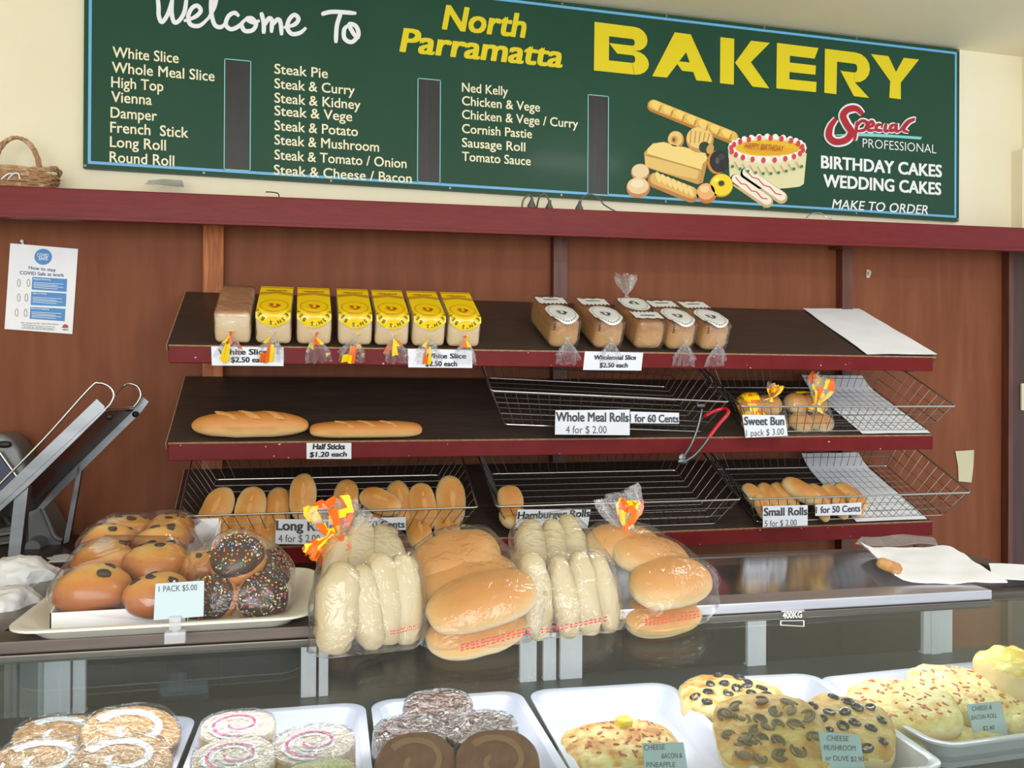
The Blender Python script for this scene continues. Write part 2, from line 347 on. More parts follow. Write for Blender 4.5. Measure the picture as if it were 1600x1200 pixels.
def letter(polys, q):
    (ax, ay), (bx, by), (cx, cy), (dx, dy) = q           # TL TR BL BR
    bm = new()
    for li, pl in enumerate(polys):
        poly_px(bm, [((ax*(1-u)+bx*u)*(1-v)+(cx*(1-u)+dx*u)*v, (ay*(1-u)+by*u)*(1-v)+(cy*(1-u)+dy*u)*v) for u, v in pl], .0012+.00012*li)
    obj('large_letter', bm, M_yel, sign, True, smooth=False)
def arc(cx, cy, rx, ry, a0, a1, n=8): return [(cx+rx*math.cos(math.radians(a0+(a1-a0)*i/n)), cy+ry*math.sin(math.radians(a0+(a1-a0)*i/n))) for i in range(n+1)]
def bandq(o, i): return [[o[k], o[k+1], i[k+1], i[k]] for k in range(len(o)-1)]
B = [[(0, 0), (.27, 0), (.27, 1), (0, 1)]]
B += [[(.27, 0), (.74, 0), (.74, .26), (.27, .26)], [(.27, .76), (.74, .76), (.74, 1), (.27, 1)], [(.27, .40), (.74, .40), (.74, .60), (.42, .60)]]
B += bandq(arc(.74, .245, .24, .245, -90, 90), arc(.74, .335, .02, .075, -90, 90))[:0]
B += bandq(arc(.74, .25, .235, .25, -90, 90), arc(.70, .33, .04, .07, -90, 90))+bandq(arc(.74, .75, .26, .25, -90, 90), arc(.70, .68, .05, .08, -90, 90))
letter(B, ((929, 34), (1014, 45), (928, 110), (1014, 119)))
letter([[(.375, 0), (.64, 0), (.62, .30), (.245, 1), (0, 1)], [(.62, .0), (.64, 0), (1, 1), (.735, 1), (.55, .36)], [(.38, .62), (.66, .62), (.74, .82), (.50, .82)]], ((1019, 46), (1113, 58), (1019, 119), (1113, 128)))
letter([[(0, 0), (.28, 0), (.28, 1), (0, 1)], [(.62, 0), (1, 0), (.62, .47), (.30, .52)], [(.30, .52), (.62, .47), (1, 1), (.66, 1)]], ((1125.6, 58), (1203, 67), (1125, 130), (1202, 138)))
letter([[(0, 0), (.32, 0), (.32, 1), (0, 1)], [(.32, 0), (1, 0), (.92, .25), (.32, .25)], [(.32, .40), (.96, .40), (.96, .61), (.32, .61)], [(.32, .77), (1, .77), (1, 1), (.32, 1)]], ((1214, 67), (1279, 75), (1213, 138), (1275, 144)))
R = [[(0, 0), (.27, 0), (.27, 1), (0, 1)], [(.27, 0), (.68, 0), (.68, .26), (.27, .26)], [(.36, .46), (.68, .46), (.68, .68), (.50, .68)], [(.34, .44), (.55, .56), (1, 1), (.66, 1)]]
R += bandq(arc(.68, .34, .32, .34, -90, 90), arc(.66, .36, .06, .10, -90, 90))
letter(R, ((1289, 76), (1360, 85), (1288, 145), (1358, 153)))
letter([[(0, 0), (.36, 0), (.52, .36), (.40, .60)], [(1, 0), (.62, .60), (.40, .60), (.52, .36), (.68, 0)], [(.40, .58), (.62, .58), (.62, 1), (.38, 1)]], ((1361, 84.5), (1436, 93), (1361, 149), (1436, 159)))
def brush(bm, pts, w0, k, off, mi=0, taper=True, n=7, ox=0, oy=0):
    """a brush stroke: pixel points on the sign board (scaled by k), round-ended ribbon"""
    C = catmull([(x, y, 0) for x, y in pts], n); N = len(C); L = []; Rr = []
    for i, c in enumerate(C):
        t = (C[min(i+1, N-1)]-C[max(i-1, 0)]); t = t.normalized() if t.length > 1e-6 else V((1, 0, 0)); nn = V((-t.y, t.x, 0))
        f = 1 if not taper else .55+.45*min(1, 6*min(i, N-1-i)/N+.15); h = w0*f/2
        L.append(c+nn*h); Rr.append(c-nn*h)
    vl = [bm.verts.new(P(ox+q.x*k, oy+q.y*k, off+.00003*j)) for j, q in enumerate(L)]; vr = [bm.verts.new(P(ox+q.x*k, oy+q.y*k, off+.00003*j)) for j, q in enumerate(Rr)]
    for i in range(N-1):
        bm.faces.new((vl[i], vl[i+1], vr[i+1], vr[i])).material_index = mi
bm = new()
for i, s in enumerate(([(610, -50), (619, 20), (620, 60), (632, 86), (652, 62), (668, 20), (676, -20)], [(676, -30), (670, 40), (680, 86), (702, 78), (722, 40), (730, -30)], [(718, 82), (762, 66), (784, 42), (770, 22), (748, 34), (735, 66), (745, 96), (780, 100), (815, 70)],
         [(810, 78), (836, 30), (846, -20), (832, -36), (824, 30), (836, 92), (862, 106), (888, 84)], [(934, 64), (916, 50), (892, 64), (882, 96), (902, 114), (930, 104), (950, 84)],
         [(964, 72), (944, 94), (956, 120), (986, 118), (1000, 94), (984, 72), (964, 74), (990, 88), (1014, 80)], [(1020, 48), (1030, 90), (1030, 132)], [(1030, 104), (1050, 72), (1062, 82), (1060, 128)], [(1060, 102), (1084, 76), (1096, 90), (1100, 138)],
         [(1108, 108), (1150, 96), (1166, 74), (1150, 58), (1130, 76), (1122, 108), (1140, 132), (1172, 128), (1196, 108)],
         [(1255, 56), (1300, 46), (1392, 52)], [(1332, 50), (1316, 100), (1312, 168)], [(1372, 94), (1346, 112), (1346, 150), (1374, 164), (1400, 136), (1390, 102), (1364, 96), (1386, 138), (1406, 146)])):
    brush(bm, s, 17, .4, .0012+.00031*(i % 3)+.00001*i)
obj('script_lettering', bm, M_white, sign, True, smooth=False)
SP = ([(970, 446), (946, 424), (912, 428), (894, 452), (908, 486), (926, 516), (906, 546), (866, 554), (840, 534), (844, 496), (866, 464)], [(950, 474), (938, 550)], [(948, 492), (966, 472), (988, 480), (978, 506), (950, 512)], [(990, 498), (1012, 488), (1006, 474), (992, 486), (994, 508), (1018, 508)],
      [(1044, 488), (1028, 488), (1024, 506), (1048, 510)], [(1062, 482), (1058, 510), (1072, 510)], [(1098, 486), (1082, 492), (1080, 510), (1098, 504), (1102, 484), (1102, 512), (1118, 508)], [(1116, 510), (1146, 476), (1172, 466), (1150, 478), (1130, 506), (1150, 516)])
bm = new()
for i, s in enumerate(SP): brush(bm, s, 40 if i == 0 else 23, .4, .0012+.00017*i, 0, ox=960)
obj('script_outline', bm, M_white, sign, True, smooth=False)
bm = new()
for i, s in enumerate(SP): brush(bm, s, 25 if i == 0 else 12, .4, .0048+.00017*i, 0, ox=960)
obj('script_lettering', bm, M_red, sign, True, smooth=False)
bm = new(); poly_px(bm, [(960+x*.4, y*.4) for x, y in ((806, 528), (1000, 520), (1202, 535), (1196, 545), (1100, 538), (960, 532))], .0010); obj('swoosh', bm, M_aqua, sign, True, smooth=False)
for i, c in enumerate((((349, 91), (391, 95), (351, 265), (393, 268)), ((652, 122), (689, 124.5), (652, 284), (688, 288)), ((919, 147.5), (952, 150), (917, 303), (950, 306)))):
    q = [P(*p) for p in c]; x0, x1 = (q[0].x+q[2].x)/2, (q[1].x+q[3].x)/2; z1, z0 = (q[0].z+q[1].z)/2, (q[2].z+q[3].z)/2
    bm = new(); box(bm, x0, x1, SY-.001, SY, z0, z1); o = obj('chalk_panel', bm, M_chalk, sign, True, smooth=False)
    bm = new(); e = .0025
    for a in ((x0, x1, z0, z0+e), (x0, x1, z1-e, z1), (x0, x0+e, z0, z1), (x1-e, x1, z0, z1)): box(bm, a[0], a[1], SY-.0016, SY-.0005, a[2], a[3])
    bm.transform(mw(sign).inverted()); obj('panel_outline', bm, M_aqua, o, smooth=False)
# painted bakery goods on the sign (a flat picture, brushed in layers of paint)
def pic(name, layers):
    bm = new(); mats = []
    for i, (pts, c) in enumerate(layers):
        m = flat(c, .45)
        if m not in mats: mats.append(m)
        poly_px(bm, [(960+x*.4, y*.4) for x, y in pts], .0010+.00012*i, mats.index(m))
    obj(name, bm, mats, sign, True, smooth=False)
def ell(cx, cy, rx, ry, a=0, n=26):
    ca, sa = math.cos(math.radians(a)), math.sin(math.radians(a))
    return [(cx+rx*math.cos(t)*ca-ry*math.sin(t)*sa, cy+rx*math.cos(t)*sa+ry*math.sin(t)*ca) for t in (2*PI*i/n for i in range(n))]
def caps(x0, y0, x1, y1, w_):
    a = math.atan2(y1-y0, x1-x0); p = []
    for s, (cx, cy), b in ((0, (x1, y1), -90), (1, (x0, y0), 90)):
        for i in range(9): t = a+math.radians(b+180*i/8); p.append((cx+w_/2*math.cos(t), cy+w_/2*math.sin(t)))
    return p
L = [(caps(152, 414, 462, 540, 48), (182, 122, 50)), (caps(152, 408, 462, 532, 38), (226, 184, 82))]
for i in range(7): L.append((ell(165+46*i, 411+18.5*i, 24, 15, 30), (242, 208, 108))); L.append((ell(178+46*i, 424+18.5*i, 4, 15, 20), (196, 140, 60)))
pic('painted_baguette', L)
L = [(ell(240, 546, 32, 34), (190, 140, 70)), (ell(238, 542, 28, 30), (232, 196, 116)), (ell(234, 546, 14, 16), (206, 156, 84)), (ell(232, 546, 6, 8), (120, 76, 40)),
     (ell(334, 545, 54, 52), (196, 148, 76)), (ell(332, 538, 50, 42), (236, 200, 120)), (ell(352, 575, 22, 22), (28, 58, 44)), (ell(374, 582, 14, 20, 20), (206, 160, 88))]
for i in range(5): L.append((caps(300+18*i, 510+3*i, 296+17*i, 560-2*i, 4), (190, 140, 70)))
pic('painted_croissant', L)
pic('painted_loaf', [([(150, 560), (192, 554), (355, 594), (366, 620), (345, 714), (325, 720), (120, 652), (116, 596)], (206, 162, 84)), ([(150, 562), (192, 556), (352, 596), (362, 618), (345, 664), (128, 600), (130, 580)], (240, 212, 130)),
     ([(120, 610), (240, 634), (330, 668), (322, 700), (200, 676), (122, 648)], (228, 190, 110)), ([(345, 640), (364, 622), (346, 712), (328, 718)], (196, 142, 74)), (caps(130, 606, 336, 664, 4), (184, 130, 66))])
pic('painted_bun', [(ell(101, 673, 36, 33), (190, 140, 90)), (ell(101, 668, 33, 28), (232, 206, 160)), (ell(93, 734, 46, 40), (190, 132, 76)), (ell(92, 726, 42, 32), (234, 204, 152)), (ell(90, 718, 26, 16), (242, 222, 184))])
L = [(caps(160, 704, 300, 762, 60), (184, 126, 60)), (caps(162, 698, 300, 752, 46), (222, 176, 92))]
for i in range(7): L.append((ell(172+21*i, 692+9*i, 9, 22, -20), (242, 212, 132)))
pic('painted_twist', L)
pic('painted_bun', [(ell(360, 755, 40, 40), (200, 120, 50)), (ell(358, 748, 35, 32), (236, 178, 108)), (ell(352, 738, 18, 14), (244, 206, 150))])
pic('painted_chocolate_donut', [(ell(400, 634, 38, 46), (206, 132, 40)), (ell(410, 630, 38, 44), (30, 28, 28)), (ell(402, 628, 8, 13), (90, 84, 76)), (ell(418, 612, 14, 12), (58, 56, 58))])
pic('painted_yellow_donut', [(ell(417, 724, 46, 46), (206, 160, 20)), (ell(419, 722, 43, 42), (242, 214, 30)), (ell(418, 717, 15, 13), (206, 160, 20)), (ell(418, 716, 11, 10), (28, 58, 44)), (ell(398, 702, 12, 8, -30), (250, 234, 110))])
L = [([(444, 580)]+[(x, 738-.0006*(x-600)**2-(8 if x < 470 or x > 730 else 0)) for x in range(452, 750, 16)]+[(751, 600), (700, 560), (500, 560)], (226, 218, 170)), (ell(597, 584, 152, 54), (238, 234, 214)), (ell(600, 578, 128, 32), (236, 186, 40)), (ell(612, 590, 100, 16), (226, 170, 30))]
for i in range(28):
    t = 2*PI*i/28; x, y = 597+143*math.cos(t), 580+44*math.sin(t); L.append((ell(x, y-3, 11, 11), (246, 244, 236)))
for i in range(20):
    t = 2*PI*i/20+.1; x, y = 597+141*math.cos(t), 582+44*math.sin(t); L.append((ell(x, y, 8, 11), (214, 62, 70)))
for i in range(10): L.append((ell(462+30*i, 650+28*math.sin(PI*i/9.0), 6, 6), (44, 130, 74)))
for i in range(9): L.append((caps(470+30*i, 632+20*math.sin(PI*i/8), 484+30*i, 656+20*math.sin(PI*i/8), 2.5), (196, 120, 90)))
pic('painted_birthday_cake', L)
sign_text('HAPPY BIRTHDAY', 960+508*.4, 584*.4, 960+664*.4, 588*.4, 9.5, flat((168, 40, 24)), 0, .25, pl=lambda x, y: P(x, y, .0102))
for a in ((474, 704, 596, 788), (516, 678, 652, 772)):
    L = [(caps(*a, 48), (206, 176, 130)), (caps(a[0]+2, a[1]-5, a[2], a[3]-6, 36), (242, 234, 214))]
    dx, dy = a[2]-a[0], a[3]-a[1]
    for i in range(6):
        s, t = i/6, (i+1)/6; j = 5 if i % 2 else -5; L.append((caps(a[0]+dx*s, a[1]-6+dy*s+j, a[0]+dx*t, a[1]-6+dy*t-j, 4), (208, 40, 50)))
    pic('painted_eclair', L)

# ================================================================= bread shelves
TL = math.atan2(.1665, .3399); TY, TN = V((0, math.cos(TL), math.sin(TL))), V((0, -math.sin(TL), math.cos(TL)))
RX0, RX1, RYF, RFH = -1.1, 1.1, -.3899, .0441
HZ = {1: 1.6036, 2: 1.3629, 3: 1.0978}
def SO(k): return V((0, RYF, HZ[k]+RFH))
def onsh(k, px, py, h=0): return hit(px, py, SO(k)+TN*h, TN)
def SM(k, x, yp, h=0, rz=0):
    p = SO(k)+V((x, 0, 0))+TY*yp+TN*h; return LRS(p, (TL, 0, 0)) @ LRS(rot=(0, 0, rz))
rnd = random.Random(3)
for k, lab in ((1, 'top sloping bread shelf with maroon lip, holding the bagged loaves'), (2, 'middle sloping bread shelf with maroon lip, holding the half sticks'), (3, 'bottom sloping bread shelf with maroon lip, under three wire baskets')):
    t = thing('bread_shelf', lab, 'shelf', M=LRS((0, RYF, HZ[k]+RFH)), group='sloping bread shelves'); x1 = RX1 if k > 1 else RX1+.015
    bm = new(); box(bm, RX0-.004, x1, 0, .380, -.016, 0, M=LRS(rot=(TL, 0, 0))); obj('shelf_board', bm, M_lam, t, smooth=False)
    bm = new(); box(bm, RX0-.0065, RX0-.004, 0, .380, -.016, 0.0006, M=LRS(rot=(TL, 0, 0))); box(bm, RX0, x1, -.0015, .002, -.004, .0006, M=LRS(rot=(TL, 0, 0))); obj('raw_edge', bm, M_edge, t, smooth=False)
    bm = new(); box(bm, RX0, RX1+.004, -.002, .016, -RFH, -.003, bev=.002); obj('front_lip', bm, M_maroon2, t, smooth=False)
    bm = new()
    for i in range(14):
        x = rnd.uniform(RX0, RX1); z = rnd.choice((-.006, -RFH+.004, rnd.uniform(-.04, -.005))); s = rnd.uniform(.0012, .0035)
        vs = [bm.verts.new((x+s*rnd.uniform(.5, 1.3)*math.cos(a), -.0024, z+.7*s*math.sin(a))) for a in (0, 1.3, 2.3, 3.4, 4.7)]; bm.faces.new(vs)
    obj('paint_chips', bm, M_chip, t, smooth=False)
    bm = new()
    for x in (-.98, .012, 1.045): box(bm, x-.012, x+.012, .02, .335, -.05, -.03, M=LRS(rot=(TL*.3, 0, 0)))
    obj('bracket', bm, M_postd, t, smooth=False)

def quadcard(name, label, px, plane, lines, m=M_card, thick=.0008, cat='price card', group='price cards on the bread shelves', extra=None):
    """a printed card: four pixel corners TL TR BR BL on a plane (point, normal), lines of lettering fixed to its face"""
    p0, n = V(plane[0]), V(plane[1]).normalized(); Q = [hit(x, y, p0, n) for x, y in px]
    base = (Q[2]+Q[3])/2; t = thing(name, label, cat, base, group=group)
    bm = new(); a = [bm.verts.new(q) for q in Q]; b = [bm.verts.new(q-n*thick) for q in Q]
    bm.faces.new(a[::-1]); bm.faces.new(b)
    for i in range(4): j = (i+1) % 4; bm.faces.new((a[i], a[j], b[j], b[i]))
    bmesh.ops.recalc_face_normals(bm, faces=bm.faces); obj('card', bm, m, t, True, smooth=False)
    for s, x0, y0, x1, y1, cap, bold, mi, *sh in lines:
        o = p0+n*.0006; A = hit(x0, y0, o, n); Bp = hit(x1, y1, o, n); U = hit(x0, y0-cap, o, n)-A; X = (Bp-A)
        w_ = X.length; X = X/w_; h = U.length; U = U/h
        bm = new(); text_into(bm, s, lambda x, y: A+X*x+U*y, w_-(sh[0]*h*.9 if sh else 0), h, bold, sh[0] if sh else 0); obj('lettering', bm, mi, t, True, smooth=False)
    return t, p0, n
F1 = ((0, RYF-.004, 0), (0, -1, 0)); FB = ((0, RYF-.034, 0), (0, -1, 0))
quadcard('price_card', 'white slice price card under the plain unprinted loaf, $2.50 each', ((330, 541), (443, 543), (443, 572), (331, 571)), F1, [('White Slice', 341, 554, 418, 554, 8.5, .04, M_ink), ('$2.50 each', 361, 566, 417, 566, 8, .04, M_ink)])
quadcard('price_card', 'white slice price card under the rightmost yellow printed loaves, $2.50 each', ((637, 545), (738, 547), (738, 575), (638, 574)), F1, [('White Slice', 662, 560, 728, 560, 7.5, .04, M_ink), ('$2.50 each', 665, 572, 714, 572, 7.5, .04, M_ink)])
quadcard('price_card', 'wholemeal slice price card on the top shelf lip, $2.50 each', ((914, 549), (1005, 551), (1002, 579), (911, 578)), F1, [('Wholemeal Slice', 928, 562, 994, 562, 7, .04, M_ink, .12), ('$2.50 each', 937, 574, 981, 574, 7, .04, M_ink, .12)])
quadcard('price_card', 'half sticks price card on the middle shelf lip, $1.20 each', ((479, 692), (549, 692), (549, 717), (479, 717)), F1, [('Half Sticks', 489, 702, 539, 702, 8.5, .05, M_ink, .1), ('$1.20 each', 484, 714, 542, 713, 7.5, .04, M_ink, .1)])
quadcard('price_card', 'whole meal rolls card hanging on the empty middle basket, 4 for $2.00', ((868, 641), (984, 640), (984, 680), (867, 679)), FB, [('Whole Meal Rolls', 869, 658, 982, 659, 14, .035, M_ink2), ('4 for $ 2.00', 884, 677, 948, 677, 11.5, 0, M_ink2)])
quadcard('price_card', '1 for 60 cents card hung beside the whole meal rolls card', ((985, 643), (1061, 645), (1061, 662), (985, 661)), ((0, RYF-.0335, 0), (0, -1, 0)), [('1 for 60 Cents', 984, 659, 1060, 660, 11.5, .035, M_ink2)])
quadcard('price_card', 'sweet bun card hanging on the right basket of the middle shelf, 1 pack $3.00', ((1160, 648), (1226, 649), (1231, 681), (1165, 684)), FB, [('Sweet Bun', 1163, 664, 1225, 664, 12.5, .035, M_ink2), ('1 pack $ 3.00', 1166, 682, 1225, 679, 10, 0, M_ink2)])
quadcard('price_card', 'long rolls card half hidden by a bag tail, 4 for $2', ((431, 811), (520, 812), (520, 851), (430, 850)), FB, [('Long Rolls', 432, 828, 521, 830, 14.5, .035, M_ink2), ('4 for $ 2.00', 435, 847, 500, 847, 11.5, 0, M_ink2)])
quadcard('price_card', '60 cents card at the right of the long rolls basket', ((535, 810), (634, 808), (634, 828), (535, 829)), FB, [('1 for 60 Cents', 540, 825, 632, 824.5, 11, .03, M_ink2)])
quadcard('price_card', 'hamburger rolls card tilted on the middle basket of the bottom shelf', ((809, 796), (923, 796), (918, 825), (805, 824)), FB, [('Hamburger Rolls', 809, 811, 922, 807, 11, .035, M_ink, .12)])
quadcard('price_card', 'small rolls card on the bottom right basket, 5 for $2.00', ((1192, 791), (1262, 789), (1262, 821), (1192, 824)), FB, [('Small Rolls', 1194, 806, 1261, 804.5, 12, .035, M_ink2), ('5 for $ 2.00', 1195, 823, 1245, 821, 9.5, 0, M_ink2)])
quadcard('price_card', '1 for 50 cents card on the bottom right basket beside the small rolls card', ((1274, 789), (1346, 785), (1346, 804), (1274, 806)), FB, [('1 for 50 Cents', 1275, 802, 1344, 799, 10, .03, M_ink2)])

# ---- sliced loaves in printed bags
LW, LH, LL = .088, .086, .205
def rbox(bm, w_, d, h, r, M=None, mi=0, fn=None, n=5):
    """rounded box on z=0, x centred, y from 0 to d"""
    bmesh.ops.create_cube(bm, size=1, matrix=LRS((0, d/2, h/2), s=(w_, d, h))); es = list(bm.edges)
    bmesh.ops.bevel(bm, geom=es, offset=r, segments=n, affect='EDGES', profile=.5)
    return bm
def wrap(u, v, e=.0018, L=LL, H=LH, R=.014):
    """the path of a bag's printed face: from the back of the loaf's top (v=0) towards the front, over the corner and down"""
    a = L-R
    if v < a: return V((u, L-v, H+e))
    t = (v-a)/R
    if t < PI/2: return V((u, R-(R+e)*math.sin(t), H-R+(R+e)*math.cos(t)))
    return V((u, -e, H-R-(v-a-R*PI/2)))
def tail(bm, c, L, w_, seed, nseg=18):
    """the twisted neck of a bag fanning out below its tie; pleats alternate between printed and clear film"""
    r = random.Random(seed); prof = [(.0, .35), (.12, .16), (.2, .15), (.45, .6), (.75, .95), (1, 1.05)]; rows = []
    ph = [r.uniform(.75, 1.2) for _ in range(nseg)]; sw = r.uniform(-.012, .012)
    for t, s in prof:
        row = []
        for i in range(nseg):
            a = 2*PI*i/nseg; k = s*w_*(1+.25*(1 if i % 2 else -1)*min(1, s))*ph[i]
            row.append(V(c)+V((k*math.cos(a)+sw*t, -.004-.010*t+.45*k*math.sin(a), -L*t*(.9+.2*ph[i]*t))))
        rows.append(row)
    Rr = loft(bm, rows, cap=False)
    for f in bm.faces:
        c_ = f.calc_center_median(); i = int((math.atan2(c_.y, c_.x-sw)+PI)/(2*PI)*nseg/2); f.material_index = (0, 2, 1, 0, 2, 0, 0, 1, 2, 0, 0, 0)[(i+seed+(3 if c_.z < c[2]-.6*L else 0)) % 12] if noise.noise(c_*80+V((seed, 0, 0))) > -.2 else 0
def label_mesh(white):
    """the printed face: white=False yellow bag print, white=True black and white print"""
    bm = new(); hw = LW/2-.002; a = LL-.014
    def grid(v0, v1, mi, e, nu=12, nv=14):
        rows = [[bm.verts.new(wrap(-hw+2*hw*i/nu, v0(-1+2*i/nu)+(v1(-1+2*i/nu)-v0(-1+2*i/nu))*j/nv, e)) for i in range(nu+1)] for j in range(nv+1)]
        for j in range(nv):
            for i in range(nu): bm.faces.new((rows[j][i], rows[j+1][i], rows[j+1][i+1], rows[j][i+1])).material_index = mi
    c0 = .153
    if not white:
        grid(lambda s: .012, lambda s: a+.044-.024*s*s, 0, .0016)
        grid(lambda s: .060-.014*(1-abs(s)), lambda s: .080-.014*(1-abs(s)), 1, .0020, 12, 2)
        grid(lambda s: .018, lambda s: .022, 2, .0020, 12, 1)
    else:
        grid(lambda s: .030+.003*math.sin(9*s), lambda s: .078+.005*math.sin(21*s), 0, .0016, 30, 4)
        rows = []
        for j in range(7):
            q = j/6; rows.append([bm.verts.new(wrap(min(hw, max(-hw, .046*q*math.cos(2*PI*i/28))), .150+.060*q*math.sin(2*PI*i/28), .0016)) for i in range(28)])
        for x, y in zip(rows, rows[1:]):
            for i in range(28): bm.faces.new((x[i], y[i], y[(i+1) % 28], x[(i+1) % 28])).material_index = 0
    def dash(rx, rz, n, s, mi, cc):
        for i in range(n):
            t = 2*PI*i/n; u, v = rx*math.cos(t), cc+rz*math.sin(t); d = V((-rx*math.sin(t), rz*math.cos(t), 0)).normalized(); nn = V((-d.y, d.x, 0)); q = []
            for p, g in ((-1, -1), (1, -1), (1, 1), (-1, 1)): w_ = V((u, v, 0))+d*s*p+nn*s*.38*g; q.append(bm.verts.new(wrap(w_.x, w_.y, .0026)))
            bm.faces.new(q).material_index = mi
    dash(.034 if not white else .037, .040 if not white else .052, 30, .0026, 2, c0 if not white else .150)
    rr = random.Random(5)
    for i in range(16):            # the emblem in the middle: loose brush marks
        t = rr.uniform(0, 2*PI); u, v = .010*math.cos(t), (c0 if not white else .150)+.012*math.sin(t); d = V((rr.uniform(-1, 1), rr.uniform(-1, 1), 0)).normalized()*.007; nn = V((-d.y, d.x, 0))*.25
        bm.faces.new([bm.verts.new(wrap(u+p.x, v+p.y, .0024)) for p in (-d-nn, d-nn*.4, d+nn*.4, -d+nn)]).material_index = 2
    if not white:
        for s, y in (("EXTRA FRESH", .040),):
            text_into(bm, s, lambda x, yy: wrap(.026-x, y+yy, .0024), .052, .006, .02, mi=3)
        w_ = "FRESH'S BEST"; n = len(w_)
        for i, ch in enumerate(w_):
            if ch == ' ': continue
            t = math.radians(18+144*i/(n-1)); cu, cv = .041*math.cos(t), .158+.060*math.sin(t); ang = t-PI/2
            vs, _ = glyphs(ch, .02); wd = (max(v.x for v in vs)-min(v.x for v in vs))*.0125
            def fn(x, y, cu=cu, cv=cv, ang=ang, wd=wd):
                x = -(x-wd/2); ca, sa = math.cos(ang), math.sin(ang); return wrap(max(-hw, min(hw, cu+x*ca-y*sa)), cv+x*sa+y*ca, .0026)
            text_into(bm, ch, fn, wd, .0095, .02, mi=3)
    else:
        text_into(bm, 'WHOLEMEAL', lambda x, y: wrap(.022-x, .046+y, .0024), .044, .007, .03, mi=2)
        text_into(bm, "FRESH'S", lambda x, y: wrap(-.042+y, .225-x, .0026), .045, .007, .02, mi=2)
    return bm
def loaf(label, M, kind, seed):
    t = thing('bagged_loaf', label, 'bread loaf', M=M, group='sliced white loaves in bags' if kind != 'meal' else 'sliced wholemeal loaves in bags')
    bm = new(); rbox(bm, LW-.003, LL-.006, LH-.002, .013 if kind != 'meal' else .022); bmesh.ops.translate(bm, verts=bm.verts, vec=(0, .003, 0))
    bmesh.ops.subdivide_edges(bm, edges=[e for e in bm.edges if e.calc_length() > .03], cuts=3, use_grid_fill=True); f = lump(.003, 30, seed)
    for v in bm.verts: v.co = f(v.co)
    obj('bread', bm, C_loafw if kind != 'meal' else C_loafm, t)
    bm = new(); rbox(bm, LW+.001, LL, LH+.001, .013); bmesh.ops.subdivide_edges(bm, edges=[e for e in bm.edges if e.calc_length() > .03], cuts=5, use_grid_fill=True)
    for v in bm.verts: v.co += V((0, 0, 0))+v.co.normalized()*.0012*noise.noise(v.co*60)
    for v in bm.verts:            # film drawn in towards the tie on the front face
        if v.co.y < .004: d = V((v.co.x, 0, v.co.z-.04)).length; v.co.y -= .007*max(0, 1-d/.03)
    b = obj('plastic_bag', bm, M_film, t)
    if kind != 'plain': obj('printed_label', label_mesh(kind == 'meal'), [M_yprint, flat((204, 146, 44), .35), flat((206, 60, 26), .35), flat((24, 66, 42), .4)] if kind == 'white' else [flat((226, 226, 224), .4), M_white, flat((40, 38, 38), .4), M_ink], b)
    bm = new(); tail(bm, (0, -.006, .042), .068, .029, seed, 24); obj('bag_tail', bm, [M_film2, M_orange, M_yprint] if kind != 'meal' else [M_film2, M_film2, M_film2], b)
    return t
tail_of = lambda t: [c for c in t.children if c.name.startswith('plastic_bag')][0]
LBL = ['plain unprinted white loaf in a clear bag, leftmost on the top shelf', 'white loaf in yellow printed bag, second from left beside the plain loaf', 'white loaf in yellow printed bag, third from the left of the top shelf', 'white loaf in yellow printed bag, fourth along with its tail hanging lowest',
       'white loaf in yellow printed bag, fifth along the top shelf', 'white loaf in yellow printed bag, second last of the white row above a price card', 'white loaf in yellow printed bag, rightmost of the white row']
for i, (xa, rz) in enumerate(((-.951, -.02), (-.853, -.03), (-.753, .0), (-.650, .0), (-.555, .01), (-.459, .01), (-.365, .0))):
    loaf(LBL[i], SM(1, xa, .006, .001, rz), 'plain' if i == 0 else 'white', 11+i*3)
for i, (px, rz, lab) in enumerate(((888, .06, 'wholemeal loaf in black and white printed bag, leftmost of the wholemeal row'), (957, .07, 'wholemeal loaf in printed bag, second of its row above the wholemeal price card'), (1021, .05, 'wholemeal loaf turned tail to the wall, third of its row'), (1071, .10, 'wholemeal loaf in printed bag, fourth of its row with its tail at the right corner'), (1124, .12, 'wholemeal loaf in printed bag, rightmost of the wholemeal row'))):
    p = onsh(1, px-6, 548+i, .0); t = loaf(lab, SM(1, p.x, .008, .001, rz), 'meal', 40+i*7)
    if i == 2:                      # this one lies the other way round: neck to the wall
        t.matrix_basis = SM(1, p.x, .008, .001, rz) @ LRS((0, LL, 0)) @ LRS(rot=(0, 0, PI))
        tl = [c for c in tail_of(t).children if c.name.startswith('bag_tail')][0]; tl.matrix_basis = LRS((0, -.004, .075)) @ LRS(rot=(-2.2, 0, 0)) @ LRS((0, 0, -.04))
